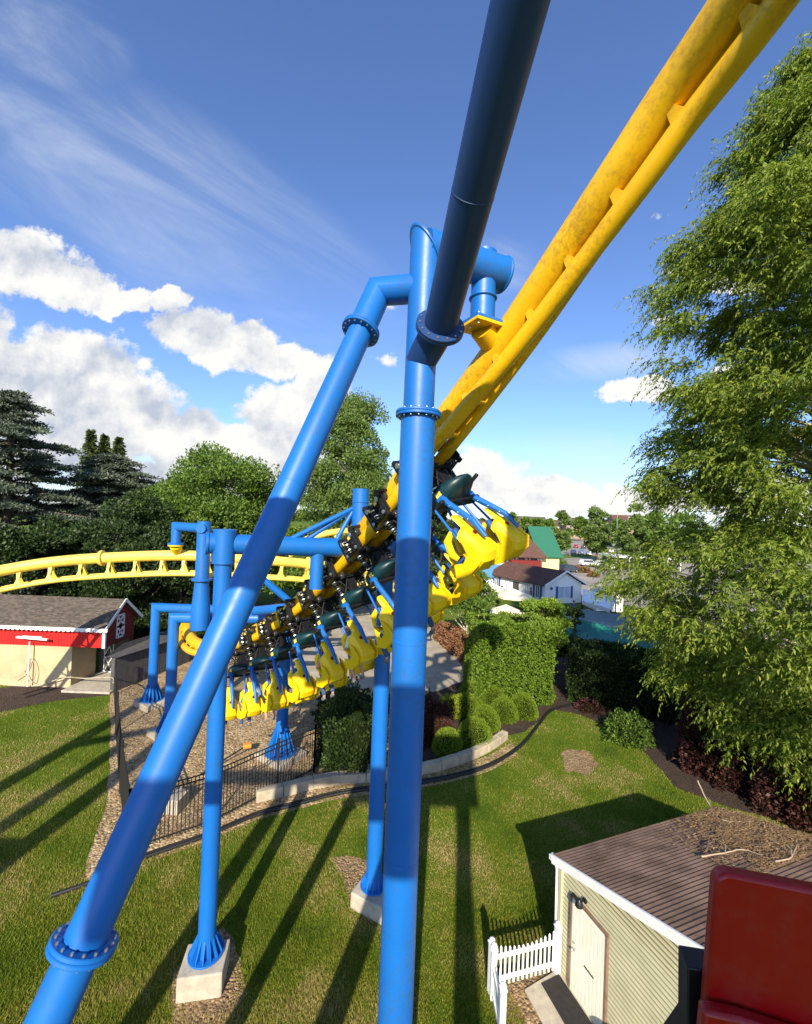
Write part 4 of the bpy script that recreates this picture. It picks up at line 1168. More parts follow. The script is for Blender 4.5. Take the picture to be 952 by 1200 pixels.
# ------------------------------------------------------------------ left barn shed
def at_ground(px, py): return G(px, py)
Bf = 24.5
b0 = P(-60, 800, Bf); b1 = P(123, 800, Bf)
barn = thing('barn_shed', 'red barn style shed with grey shingle roof and white scalloped trim above a tan wall', 'shed', (b1.x, b1.y, 0))
yB = Bf
x0, x1 = P(-70, 780, yB).x, P(122, 780, yB).x
xw = P(83, 780, yB).x
ztan, zred, zeave = P(60, 756, yB).z, P(60, 757, yB).z, P(60, 733, yB).z
dep = 2.6
mb = MB().use('tan_wall'); mb.quadbox((x0, yB + 0.05, 0), (xw, yB + 2.0, zred)); mb.build('lower_wall', None, barn, 0)
mb = MB().use('barn_red'); mb.quadbox((x0, yB, zred), (x1 - 0.12, yB + 0.08, zeave + 0.1)); 
for i in range(60):
    xx = x0 + 0.05 + i * 0.17
    if xx < x1 - 0.15: mb.quadbox((xx, yB - 0.012, zred), (xx + 0.012, yB - 0.001, zeave))
mb.build('red_boards', None, barn, 0)
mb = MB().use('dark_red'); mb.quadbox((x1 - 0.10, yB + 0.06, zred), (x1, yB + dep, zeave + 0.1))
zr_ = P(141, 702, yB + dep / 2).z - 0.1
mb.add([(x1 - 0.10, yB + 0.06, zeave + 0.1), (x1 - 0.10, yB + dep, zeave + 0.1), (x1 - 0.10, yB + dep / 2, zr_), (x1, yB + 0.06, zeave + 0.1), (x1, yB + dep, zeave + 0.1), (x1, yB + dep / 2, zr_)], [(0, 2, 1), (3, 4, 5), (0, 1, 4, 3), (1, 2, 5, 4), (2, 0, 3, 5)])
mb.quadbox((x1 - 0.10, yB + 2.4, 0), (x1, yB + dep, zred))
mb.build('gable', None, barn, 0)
mb = MB().use('dark_grey'); mb.quadbox((xw, yB + 2.3, 0), (x1 - 0.1, yB + 2.4, zred)); mb.build('porch_wall', None, barn, 0)
mb = MB().use('white'); mb.quadbox((x1 - 0.14, yB - 0.05, zred - 0.02), (x1 + 0.02, yB + 0.06, zeave)); mb.quadbox((x0 + 1.9, yB - 0.03, zred), (x0 + 2.0, yB - 0.005, zeave)); mb.build('corner_board', None, barn, 0)
def xdoor(cx, y0, z0, z1, axis):   # white frame with an X inside, on the plane x=cx
    mb = MB().use('white'); w = 0.62; zm = (z0 + z1) / 2
    for za, zb in ((z0, zm), (zm, z1)):
        a, b, c, d = V((cx, y0, za)), V((cx, y0 + w, za)), V((cx, y0 + w, zb)), V((cx, y0, zb))
        for p, q in ((a, b), (b, c), (c, d), (d, a), (a, c), (b, d)): mb.beam(p, q, 0.10, 0.03, V((1, 0, 0)))
    return mb
xdoor(x1 + 0.02, yB + 0.95, zred + 0.30, zeave + 0.45, 0).build('hayloft_door', None, barn, 0)
mb = MB().use('white'); w = 0.9; xx = xw + 0.35; zt_ = zred - 0.05
for za, zb in ((0.15, zt_ / 2), (zt_ / 2, zt_)):
    a, b, c, d = V((xx, yB + 2.27, za)), V((xx + w * .6, yB + 2.27, za)), V((xx + w * .6, yB + 2.27, zb)), V((xx, yB + 2.27, zb))
    for p, q in ((a, b), (b, c), (c, d), (d, a), (a, c), (b, d)): mb.beam(p, q, 0.03, 0.09, V((0, 0, 1)) if abs((q - p).z) < 0.1 else V((0, 1, 0)))
mb.build('porch_door', None, barn, 0)
def slab_roof(name, parent, quad, thick, mat, uvs=1.0):
    """roof plane with UVs in metres so that courses run along the eave"""
    q = [V(p) for p in quad]; n = (q[1] - q[0]).cross(q[3] - q[0]).normalized()
    if n.z < 0: n = -n
    vs = q + [p - n * thick for p in q]
    me = bpy.data.meshes.new(name); me.from_pydata([tuple(v) for v in vs], [], [(0, 1, 2, 3), (7, 6, 5, 4), (0, 4, 5, 1), (1, 5, 6, 2), (2, 6, 7, 3), (3, 7, 4, 0)])
    ul = me.uv_layers.new(name='UV'); ex = (q[1] - q[0]).normalized(); ey = n.cross(ex)
    for lp in me.loops:
        p = V(vs[lp.vertex_index]) - q[0]; ul.data[lp.index].uv = (p.dot(ex) * uvs, p.dot(ey) * uvs)
    me.materials.append(M[mat]); bm = bmesh.new(); bm.from_mesh(me); bmesh.ops.recalc_face_normals(bm, faces=bm.faces); bm.to_mesh(me); bm.free()
    o = bpy.data.objects.new(name, me); COL.objects.link(o)
    if parent is not None: o.parent = parent; o.matrix_parent_inverse = Matrix.Translation(-parent.location) if parent.type == 'EMPTY' else Matrix.Identity(4)
    return o
ym = yB + dep / 2
slab_roof('roof', barn, [(x0 - 0.2, yB - 0.35, zeave - 0.02), (x1 + 0.25, yB - 0.35, zeave - 0.02), (x1 + 0.25, ym, zr_ + 0.12), (x0 - 0.2, ym, zr_ + 0.12)], 0.09, 'grey_shingle')
slab_roof('roof', barn, [(x1 + 0.25, yB + dep + 0.35, zeave - 0.02), (x0 - 0.2, yB + dep + 0.35, zeave - 0.02), (x0 - 0.2, ym + 0.002, zr_ + 0.12), (x1 + 0.25, ym + 0.002, zr_ + 0.12)], 0.09, 'grey_shingle')
# scalloped trim
mb = MB().use('white'); k = 0; xx = x0 - 0.15
while xx < x1 + 0.2:
    c = (xx + 0.13, yB - 0.37, zeave - 0.08)
    vs = [(c[0] - 0.13, c[1], c[2] + 0.10), (c[0] + 0.13, c[1], c[2] + 0.10)] + [(c[0] + 0.13 * math.cos(a), c[1], c[2] - 0.02 - 0.10 * math.sin(a)) for a in [i * PI / 8 for i in range(9)]]
    vs2 = [(a, b - 0.03, d) for a, b, d in vs]; n = len(vs)
    mb.add(vs + vs2, [tuple([0] + list(range(n - 1, 1, -1)) + [1]), tuple([n + 1] + list(range(n + 2, 2 * n)) + [n])] + [(2 + i, 3 + i, n + 3 + i, n + 2 + i) for i in range(n - 3)])
    xx += 0.26
mb.build('scalloped_trim', None, barn, 0)
mb = MB().use('white')
mb.beam((x1 + 0.27, yB - 0.40, zeave - 0.06), (x1 + 0.27, ym, zr_ + 0.08), 0.04, 0.16); mb.beam((x1 + 0.27, yB + dep + 0.40, zeave - 0.06), (x1 + 0.27, ym, zr_ + 0.08), 0.04, 0.16)
mb.build('barge_board', None, barn, 0)
# sign arm on the tan wall: flat lamp tray with post
mb = MB().use('white'); q = P(38, 748, yB - 0.35)
mb.tube([P(35, 752, yB - 0.25), (P(35, 752, yB - 0.25).x, yB - 0.25, 0.1)], 0.035, 10); mb.build('stem', None, None, 30)
o_stem = bpy.data.objects['stem']
t = thing('wall_light', 'white strip light on a thin post in front of the tan barn wall', 'outdoor light', (q.x, q.y, 0)); o_stem.parent = t; o_stem.matrix_parent_inverse = Matrix.Translation(-t.location)
mb = MB().use('white'); mb.box(q, (1.75, 0.16, 0.10), Matrix.Rotation(0.05, 3, 'Y')); mb.box(q + V((0, 0, 0.09)), (1.1, 0.10, 0.06), Matrix.Rotation(0.02, 3, 'Y')); mb.build('tray', None, t, 0, 0.02)
hose = smooth_line([P(33, 775, yB - 0.1), P(30, 790, yB - 0.15), P(38, 800, yB - 0.2), P(42, 785, yB - 0.15), P(37, 772, yB - 0.12), P(28, 788, yB - 0.2), P(12, 796, yB - 0.4)], 6)
mb = MB().use('stone'); mb.tube(hose, 0.02, 8); tag(mb.build('garden_hose', None, None, 40), 'thin pale hose looped on the tan wall below the red boards', 'hose')
mb = MB().use('stone'); hl = smooth_line([G(10, 804) + V((0, 0, .05)), G(45, 806) + V((0, 0, .12)), P(75, 794, 24.2), P(100, 795, 24.6), P(130, 794, 23.6), P(133, 800, 22)], 6); mb.tube(hl, 0.03, 8); tag(mb.build('rope', None, None, 40), 'slack pale rope slung from the tan wall to the black post', 'rope')
# porch slab
mb = MB().use('concrete'); mb.quadbox((xw, yB - 0.6, -0.05), (x1 + 0.8, yB + 2.3, 0.12)); struct(mb.build('porch_slab', None, None, 0))

# grey lean-to beside it
g0 = G(131, 790); g1 = G(160, 758)
t = thing('storage_hut', 'low dark grey plank hut with a sloping roof beside the red barn shed', 'hut', (g0.x, g0.y, 0))
xa, xb, ya, yb_ = P(131, 760, 24.0).x, P(166, 760, 24.0).x + 0.6, 24.2, 29.5
zt_ = 2.0
mb = MB().use('dark_grey')
n = 9
for i in range(n):
    y = ya + (yb_ - ya) * i / n; x = xa + 0.1 + 1.6 * i / n
    mb.beam((x, y, zt_ / 2), (x + 1.6 / n * 0.94, y + (yb_ - ya) / n * 0.94, zt_ / 2), 0.04, zt_)
mb.quadbox((xa - 0.1, ya - 0.02, 0), (xa + 0.1, ya + 0.04, zt_))
mb.build('wall', None, t, 0)
mb = MB().use('dark_grey'); mb.add([(xa - 0.35, ya - 0.15, zt_), (xa + 0.3, ya - 0.15, zt_), (xa + 2.1, yb_, zt_), (xa + 0.2, yb_, zt_ + 0.0), (xa - 0.05, ya + 0.9, zt_ + 0.5), (xa + 1.1, yb_ - 0.5, zt_ + 0.5)], [(0, 1, 5, 4), (1, 2, 5), (2, 3, 5), (3, 0, 4), (3, 4, 5), (0, 3, 2, 1)]); mb.build('roof', None, t, 0)

# ------------------------------------------------------------------ black picket fence round the gravel
def metal_fence(label, pts, h=1.8, gap=0.115, closed=False, group='black metal fence runs round the gravel'):
    t = thing('metal_fence', label, 'fence', tuple(pts[0]), group)
    bars = MB().use('black_rail'); rails = [MB().use('black_rail'), MB().use('black_rail'), MB().use('black_rail')]
    for i in range(len(pts) - 1):
        a, b = V(pts[i]), V(pts[i + 1]); a.z = b.z = 0; L = (b - a).length; d = (b - a) / L; n = int(L / gap)
        for z, r in zip((0.14, h - 0.18, h - 0.02), rails): r.beam(a + V((0, 0, z)), b + V((0, 0, z)), 0.03, 0.035)
        for k in range(1, n):
            p = a + d * (L * k / n); bars.box((p.x, p.y, h / 2 + 0.02), (0.022, 0.022, h - 0.04))
    for r in rails: r.build('rail', None, t, 0)
    bars.build('bars', None, t, 0)
    for p in pts:
        mb = MB().use('black_rail'); mb.box((p[0], p[1], h / 2 + 0.05), (0.065, 0.065, h + 0.1)); mb.box((p[0], p[1], h + 0.12), (0.085, 0.085, 0.03)); mb.build('post', None, t, 0)
fa = [G(150, 1000), G(245, 968), G(325, 926), G(368, 905)]
metal_fence('black metal fence of thin bars running along the front edge of the gravel', fa)
metal_fence('black metal fence turning back towards the plaza beside the dark shrub', [G(368, 905), G(392, 862), G(378, 838)])
metal_fence('black metal fence along the left edge of the gravel, running back to the grey hut', [G(150, 1000), G(141, 930), G(136, 860), G(134, 815)], 1.8)
# orange marker and valve posts in the gravel
q = G(287, 885)
t = thing('garden_marker', 'small orange marker on a thin leaning stake inside the black fence', 'marker', tuple(q))
mb = MB().use('orange'); mb.box(q + V((0.1, 0, 0.42)), (0.34, 0.22, 0.16), Matrix.Rotation(0.3, 3, 'Z')); mb.build('head', None, t, 0, 0.03)
mb = MB().use('black'); mb.tube([q + V((-1.2, -1.6, 0.05)), q + V((0.05, 0, 0.40))], 0.03, 8); mb.build('stake', None, t, 30)
for px, py, s in ((203, 948, 0.9), (427, 905, 0.5)):
    q = G(px, py); mb = MB().use('concrete'); mb.prism([(q.x - s * .42, q.y - s * .3), (q.x + s * .36, q.y - s * .36), (q.x + s * .45, q.y + s * .32), (q.x - .1, q.y + s * .5), (q.x - s * .45, q.y + s * .3)], -0.1, s * 0.55)
    tag(mb.build('concrete_block', None, None, 0, 0.03), 'pale concrete block behind the black fence near the raking blue leg' if px == 203 else 'small concrete block behind the kerb stones', 'block')

# ------------------------------------------------------------------ kerb stones and the black edging pipe
kl = smooth_line([G(300, 938), G(345, 928), G(385, 918), G(440, 914), G(500, 905), G(540, 893), G(570, 880), G(592, 865)], 6)
t = thing('kerb_wall', 'low curving kerb of pale stone blocks between the lawn and the planting bed', 'kerb', tuple(kl[0]))
acc2 = 0; seg_pts = [kl[0]]
cum_ = [0]
for i in range(1, len(kl)): cum_.append(cum_[-1] + (kl[i] - kl[i - 1]).length)
def on_kl(s):
    import bisect
    i = min(max(bisect.bisect_right(cum_, s) - 1, 0), len(kl) - 2); tt = (s - cum_[i]) / (cum_[i + 1] - cum_[i]); return kl[i].lerp(kl[i + 1], tt)
s = 0
while s < cum_[-1] - 0.3:
    L = random.uniform(0.85, 1.15); a, b = on_kl(s), on_kl(min(s + L - 0.015, cum_[-1])); a.z = b.z = 0.14
    mb = MB().use('stone'); mb.beam(a, b, 0.34, 0.46 + random.uniform(-0.02, 0.02)); mb.build('kerb_stone', None, t, 0, 0.03); s += L
pl = smooth_line([G(60, 1052), G(95, 1040), G(130, 1026), G(165, 1008), G(240, 982), G(300, 957), G(345, 945), (G(400, 931)), G(470, 922), G(530, 912), G(575, 898), G(610, 876), G(632, 850), G(650, 832), G(700, 822)], 6)
mb = MB().use('black_rail'); mb.tube([p + V((0, 0, 0.05)) for p in pl], 0.06, 10); mb.tube([p + V((0.05, 0.22, 0.03)) for p in pl[8:]], 0.035, 8)
tag(mb.build('edging_pipe', None, None, 40), 'black flexible pipe edging the lawn along the gravel and the kerb', 'edging')
_, strip_poly = sheet('gravel_path', [tuple(p[:2]) for p in [q + V((0, -0.25, 0)) for q in pl[20:66]]] + [tuple(p[:2]) for p in reversed([q + V((0, 0.8, 0)) for q in pl[20:66]])], 0.012, 'gravel', 0.04)
# ------------------------------------------------------------------ vegetation helpers
def rand_unit(n):
    v = RNG.normal(size=(n, 3)); return v / np.linalg.norm(v, axis=1)[:, None]
def leaves(pos, direc, L, Wd, normal_jit=None):
    """diamond leaves: pos (n,3) base, direc (n,3) unit, L, Wd arrays"""
    n = len(pos)
    r = rand_unit(n)
    side = np.cross(direc, r); side /= (np.linalg.norm(side, axis=1)[:, None] + 1e-9)
    nrm = np.cross(direc, side)
    L = np.asarray(L).reshape(-1, 1); Wd = np.asarray(Wd).reshape(-1, 1)
    a = pos; b = pos + direc * L * 0.45 + side * Wd * 0.5 + nrm * Wd * 0.12; c = pos + direc * L; d = pos + direc * L * 0.45 - side * Wd * 0.5 + nrm * Wd * 0.12
    return np.stack([a, b, c, d], 1).reshape(-1, 3)
def tree_thing(name, label, cat, base, group=None): return thing(name, label, cat, tuple(base), group)
def crown_mesh(t, verts, mat, part='crown'): return raw_mesh(part, verts, 4, mat, t)
def limbs(mb, base, top, clumps, r0, n=10, jit=0.25):
    """trunk and limbs that reach into the clumps"""
    base, top = V(base), V(top)
    pts = [base.lerp(top, i / 6) + V((random.uniform(-1, 1), random.uniform(-1, 1), 0)) * jit * r0 * (1 if 0 < i < 6 else 0) for i in range(7)]
    mb.tube(pts, r0, 10, radii=[r0 * (1.25 if i == 0 else 1 - 0.13 * i) for i in range(7)])
    for c in random.sample(clumps, min(n, len(clumps))):
        c = V(c); f = random.uniform(0.25, 0.8); a = base.lerp(top, f)
        if c.z < a.z: a = base.lerp(top, 0.3)
        m_ = a.lerp(c, 0.5) + V((0, 0, -0.08 * (c - a).length))
        mb.tube([a, m_, c], r0 * 0.3, 6, radii=[r0 * 0.38, r0 * 0.22, r0 * 0.06])
def clump_tree(t, base, h, rad, trunk_h, mat, nclump, nleaf, leaf, shape=None, r0=0.25, clump_r=None, droop=0.0, bark='bark', up=0.3, flat=0.75):
    """a broadleaf crown: clumps spread unevenly over and through an egg shaped volume"""
    base = V(base); cz = trunk_h + (h - trunk_h) * 0.5; hz = (h - trunk_h) * 0.5
    cl = []
    for i in range(nclump):
        for _ in range(30):
            d = rand_unit(1)[0]; rr_ = 0.45 + 0.55 * random.random() ** 0.5
            p = np.array([d[0] * rad * rr_, d[1] * rad * rr_, cz + d[2] * hz * rr_])
            f = (p[2] - trunk_h) / (h - trunk_h)
            lim = shape(f) if shape else 1.0
            if math.hypot(p[0], p[1]) <= rad * lim: break
        p = p + np.array([mnoise.noise(V(p) * 0.35) * rad * 0.22, mnoise.noise(V(p) * 0.35 + V((4, 4, 4))) * rad * 0.22, 0])
        cl.append(p)
    cl = np.array(cl); cr_ = clump_r or rad * 0.36
    rs = cr_ * (0.6 + 0.8 * RNG.random(nclump))
    idx = RNG.integers(0, nclump, nleaf); d = rand_unit(nleaf); d[:, 2] = np.abs(d[:, 2]) * 0.8 + d[:, 2] * 0.2
    rr_ = (0.55 + 0.45 * RNG.random(nleaf) ** 0.6)[:, None]
    off = d * rr_ * rs[idx][:, None]; off[:, 2] *= max(flat, 0.9)
    pos = cl[idx] + off + np.array(base)
    ld = d * 0.7 + rand_unit(nleaf) * 0.8; ld[:, 2] += up - droop; ld /= np.linalg.norm(ld, axis=1)[:, None]
    L = leaf * (0.6 + 0.8 * RNG.random(nleaf))
    crown_mesh(t, leaves(pos, ld, L, L * 0.62), mat)
    mb = MB().use(bark); limbs(mb, base, base + V((0, 0, h * 0.82)), [tuple(V(c) + base) for c in cl], r0, 14)
    mb.build('trunk', None, t, 50)

M['leaf_mid'] = leafmat('mid_green_leaves', [(0.038, 0.075, 0.013), (0.075, 0.144, 0.021), (0.144, 0.229, 0.030), (0.203, 0.287, 0.051)], 0.35)
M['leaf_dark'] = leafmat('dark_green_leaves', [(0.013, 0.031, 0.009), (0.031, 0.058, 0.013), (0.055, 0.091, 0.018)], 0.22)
M['leaf_bright'] = leafmat('bright_green_leaves', [(0.086, 0.164, 0.016), (0.156, 0.265, 0.023), (0.234, 0.343, 0.040), (0.296, 0.390, 0.062)], 0.38)
M['leaf_poplar'] = leafmat('poplar_leaves', [(0.075, 0.128, 0.026), (0.135, 0.209, 0.045), (0.224, 0.299, 0.090)], 0.38)
M['leaf_cypress'] = leafmat('feathery_leaves', [(0.058, 0.104, 0.012), (0.127, 0.193, 0.02), (0.224, 0.292, 0.033), (0.33, 0.368, 0.058)], 0.42)
M['leaf_cedar'] = leafmat('grey_green_needles', [(0.033, 0.051, 0.03), (0.068, 0.093, 0.06), (0.128, 0.158, 0.108), (0.13, 0.151, 0.108)], 0.12)
M['leaf_red'] = leafmat('dark_red_leaves', [(0.029, 0.010, 0.010), (0.065, 0.021, 0.018), (0.111, 0.046, 0.033)], 0.25)
M['leaf_barberry'] = leafmat('reddish_hedge_leaves', [(0.130, 0.046, 0.029), (0.260, 0.098, 0.058), (0.338, 0.169, 0.091), (0.156, 0.143, 0.039)], 0.3)
M['leaf_yellow'] = leafmat('yellow_green_leaves', [(0.156, 0.208, 0.013), (0.286, 0.338, 0.026), (0.416, 0.442, 0.052)], 0.35)
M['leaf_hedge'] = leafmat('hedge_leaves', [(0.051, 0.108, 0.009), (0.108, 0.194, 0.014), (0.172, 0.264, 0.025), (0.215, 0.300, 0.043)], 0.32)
M['leaf_ball'] = leafmat('clipped_shrub_leaves', [(0.12, 0.19, 0.014), (0.19, 0.28, 0.02), (0.26, 0.35, 0.035)], 0.4)
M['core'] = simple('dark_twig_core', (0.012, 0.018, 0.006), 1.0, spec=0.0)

# ------------------------------------------------------------------ the big feathery tree on the right
def cypress(t, base, h, ncl, seed):
    rnd = random.Random(seed); base = V(base); tw = MB().use('pale_bark'); P_, D_, L_ = [], [], []
    prof = [(1.6, 1.5), (3, 4.0), (5, 6.0), (8, 7.9), (11, 7.7), (13, 6.6), (16, 6.3), (21, 5.9), (26, 4.3), (28.5, 2.0), (30, 0.3)]
    def R(z):
        for (a, b), (c, d) in zip(prof, prof[1:]):
            if z <= c: return (b + (d - b) * max(0, z - a) / (c - a)) * (0.86 if z > 6 else 0.92)
        return 0.3
    for i in range(ncl):
        z = 2.0 + (h - 2.6) * ((i + rnd.random()) / ncl) ** 1.05; a = rnd.random() * 2 * PI
        rr_ = R(z) * (0.30 + 0.74 * rnd.random() ** 0.5) * (1 + 0.42 * mnoise.noise(V((math.cos(a) * 1.7, math.sin(a) * 1.7, z * 0.33))))
        d = V((math.cos(a), math.sin(a), 0)); c0 = base + d * rr_ + V((0, 0, z))
        if mnoise.noise(c0 * 0.42) < -0.22 and rr_ > R(z) * 0.35: continue
        st = base + V((0, 0, max(1.5, z - rr_ * 0.28)))
        if i % 6 == 0: tw.tube([st, st.lerp(c0, 0.55) + V((0, 0, rr_ * 0.05)), c0 - d * 0.2], 0.05, 5, radii=[0.09, 0.05, 0.012])
        size = rnd.uniform(0.55, 1.5); k_s = int(26 * size)
        for s in range(k_s):
            az = a + rnd.gauss(0, 0.95); dd = V((math.cos(az), math.sin(az), rnd.uniform(-0.25, 0.55))).normalized()
            c = c0 + V((rnd.gauss(0, .28), rnd.gauss(0, .28), rnd.gauss(0, .2))) * size; sl = size * rnd.uniform(0.55, 1.1); m = 9
            for k in range(m):
                nx = c + dd * sl / m; sv = V((-dd.y, dd.x, 0))
                for q in (-1, 1):
                    P_.append(c.lerp(nx, rnd.random())); D_.append(dd * 0.55 + sv * q * rnd.uniform(0.2, 1.0) + V((rnd.uniform(-.3, .3), rnd.uniform(-.3, .3), rnd.uniform(-0.95, 0.1)))); L_.append(rnd.uniform(0.10, 0.24) * (1.1 - 0.4 * k / m))
                dd = (dd + V((rnd.uniform(-.1, .1), rnd.uniform(-.1, .1), -0.19))).normalized(); c = nx
    pos = np.array([tuple(p) for p in P_]); dr = np.array([tuple(p) for p in D_]); dr /= np.linalg.norm(dr, axis=1)[:, None]
    L = np.array(L_)
    crown_mesh(t, leaves(pos, dr, L, L * 0.33), 'leaf_cypress')
    tk = MB().use('bark'); tk.tube([base + V((0.12 * math.sin(k * 1.3), 0.1 * math.cos(k * 1.7), h * k / 10)) for k in range(11)], 0.5, 14, radii=[0.62, 0.46, 0.42, 0.38, 0.34, 0.29, 0.24, 0.19, 0.13, 0.08, 0.02])
    tk.build('trunk', None, t, 50); tw.build('branches', None, t, 50)
    print('cypress leaves', len(L))
cb = V((16.6, 16.5, 0))
t = tree_thing('feathery_tree', 'huge feathery light green tree filling the right side behind the shed', 'tree', cb)
cypress(t, cb, 30.0, 2300, 5)

# dark red shrub mass under it, behind the shed
def bush(name, label, cat, base, rx, ry, h, mat, nleaf, leaf, group=None, core=True, lumpy=0.25, flat=False):
    base = V(base); t = thing(name, label, cat, tuple(base), group)
    d = rand_unit(nleaf); d[:, 2] = np.abs(d[:, 2])
    low = RNG.random(nleaf) < 0.25; d[low, 2] *= 0.3; d /= np.linalg.norm(d, axis=1)[:, None]
    lum = np.array([mnoise.noise(V(x) * 2.6 + base) for x in d]) * lumpy + np.array([mnoise.noise(V(x) * 6 + base) for x in d]) * lumpy * 0.45
    r = 1 + lum - RNG.random(nleaf) ** 2 * 0.22
    pos = np.stack([d[:, 0] * rx * r, d[:, 1] * ry * r, d[:, 2] * h * r * 0.95 + 0.05], 1) + np.array(base)
    ld = d * 0.8 + rand_unit(nleaf) * 0.7; ld[:, 2] += 0.25; ld /= np.linalg.norm(ld, axis=1)[:, None]
    L = leaf * (0.6 + 0.8 * RNG.random(nleaf))
    raw_mesh('foliage', leaves(pos, ld, L, L * 0.6), 4, mat, t)
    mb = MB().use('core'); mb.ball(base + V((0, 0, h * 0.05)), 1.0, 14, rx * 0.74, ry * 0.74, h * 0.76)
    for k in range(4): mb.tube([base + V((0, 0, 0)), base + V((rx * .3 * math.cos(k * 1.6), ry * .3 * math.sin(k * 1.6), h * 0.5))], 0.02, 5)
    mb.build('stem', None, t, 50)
    return t
bush('red_shrub', 'dark purple-red shrub directly behind the shed roof, left of the tree trunk', 'shrub', (14.6, 18.6, 0), 2.2, 1.8, 4.2, 'leaf_red', 15000, 0.14, 'dark red shrubs behind the shed')
bush('red_shrub', 'dark purple-red shrub behind the shed roof at the right edge of the photo', 'shrub', (16.2, 15.8, 0), 2.6, 1.8, 4.6, 'leaf_red', 15000, 0.14, 'dark red shrubs behind the shed')

# ------------------------------------------------------------------ hedges and shrubs in the bed
def hedge(name, label, a, b, depth, h, mat, dens, leaf, round_=0.15, base_z=0.0):
    a, b = V(a), V(b); a.z = b.z = base_z; d = (b - a); L = d.length; d.normalize(); nr = V((-d.y, d.x, 0))
    t = thing(name, label, 'hedge', tuple((a + b) / 2))
    area = 2 * (L + depth) * h + L * depth; n = int(area * dens)
    u = RNG.random(n) * L; v = RNG.random(n) * depth; w = RNG.random(n) * h
    face = RNG.random(n) * area
    A1, A2, A3 = L * h, L * h * 2, L * h * 2 + depth * h
    f0, f1_, f2_, f3_ = face < A1, (face >= A1) & (face < A2), (face >= A2) & (face < A3), (face >= A3) & (face < A3 + depth * h)
    top = face >= A3 + depth * h
    v[f0] = 0; v[f1_] = depth; u[f2_] = 0; u[f3_] = L; w[top] = h
    nn = np.zeros((n, 3)); dn, nrn = np.array(d), np.array(nr)
    nn[f0] = -nrn; nn[f1_] = nrn; nn[f2_] = -dn; nn[f3_] = dn; nn[top] = (0, 0, 1)
    # rounded shoulders
    tt = np.clip((w - (h - round_ * 2)) / (round_ * 2), 0, 1) ** 2
    nn[:, 2] += tt * 0.8; 
    pos = np.array(a)[None] + np.outer(u, dn) + np.outer(v, nrn); pos[:, 2] += w
    cen = np.array((a + b) / 2 + nr * depth / 2 + V((0, 0, h / 2)))
    pos -= nn * (tt * round_ * 0.6)[:, None]
    lum = np.array([mnoise.noise(V(p) * 1.1) * 0.24 + mnoise.noise(V(p) * 3.5) * 0.11 for p in pos]) + (RNG.random(n) < 0.02) * RNG.random(n) * 0.28
    pos += nn * (lum - RNG.random(n) ** 2 * 0.14)[:, None]
    ld = nn * 0.7 + rand_unit(n) * 0.8; ld[:, 2] += 0.25; ld /= np.linalg.norm(ld, axis=1)[:, None]
    Lf = leaf * (0.6 + 0.8 * RNG.random(n))
    raw_mesh('foliage', leaves(pos, ld, Lf, Lf * 0.62), 4, mat, t)
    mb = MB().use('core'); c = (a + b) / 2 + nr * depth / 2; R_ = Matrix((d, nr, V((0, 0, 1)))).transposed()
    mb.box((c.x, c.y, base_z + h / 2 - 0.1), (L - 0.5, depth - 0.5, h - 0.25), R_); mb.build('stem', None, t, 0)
    return t
ha = G(580, 822); hb = G(668, 812)
hz_ = P(610, 727, ha.y + 0.5).z
hedge('tall_hedge', 'tall square clipped bright green hedge beside the ball shrubs', (P(562, 800, 24.0).x, 24.2, 0), (P(650, 800, 24.4).x, 24.6, 0), 3.2, hz_, 'leaf_hedge', 620, 0.12, 0.25)
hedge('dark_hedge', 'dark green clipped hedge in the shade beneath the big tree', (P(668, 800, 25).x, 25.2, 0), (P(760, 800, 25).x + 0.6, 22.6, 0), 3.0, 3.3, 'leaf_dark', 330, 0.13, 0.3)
BALLS = [(612, 838, 17, 'largest round clipped shrub, nearest the lawn corner of the bed'), (590, 842, 16, 'round clipped shrub just left of the largest ball shrub'), (569, 852, 16, 'round clipped shrub in the middle of the front row of ball shrubs'), (556, 872, 20, 'round clipped shrub nearest the pale kerb stones'),
         (577, 826, 15, 'round clipped shrub at the foot of the tall hedge, in the second row'), (545, 838, 17, 'round clipped shrub behind the front row, next to the paving'), (524, 880, 17, 'round clipped shrub at the left end, beside the big blue upright'), (551, 820, 14, 'small round clipped shrub furthest back beside the tall hedge')]
for x, y, r, lab in BALLS:
    g = G(x, y); rr_ = r * g.y / 500 * 1.05
    t = bush('ball_shrub', lab, 'shrub', g, rr_, rr_, rr_ * 1.45, 'leaf_ball', 9000, 0.05, 'round clipped shrubs in the bed', lumpy=0.05)
g = G(412, 893); bush('juniper_shrub', 'dark bushy juniper left of the big blue upright, at the fence end', 'shrub', (g.x, g.y, 0), 1.35, 1.2, 3.0, 'leaf_dark', 11000, 0.12, lumpy=0.45)
g = G(395, 868); bush('yellow_shrub', 'yellow-green shrub against the dark juniper by the black fence', 'shrub', (g.x - 0.2, g.y, 0), 0.65, 0.6, 1.8, 'leaf_yellow', 2500, 0.10, lumpy=0.4)
g = G(440, 868); bush('yellow_shrub', 'small yellow-green shrub between the juniper and the big blue upright', 'shrub', (g.x + .2, g.y - 0.2, 0), 0.6, 0.6, 1.1, 'leaf_yellow', 2200, 0.09, lumpy=0.4)
g = G(505, 866); bush('maple_shrub', 'dark reddish maple shrub right of the big blue upright', 'shrub', (g.x, g.y, 0), 0.85, 0.9, 1.9, 'leaf_red', 9000, 0.10, lumpy=0.4)
g = G(528, 838); bush('yellow_shrub', 'bright yellow-green shrub behind the dark reddish maple', 'shrub', (g.x, g.y, 0), 0.8, 0.7, 1.1, 'leaf_yellow', 3000, 0.09, lumpy=0.4)
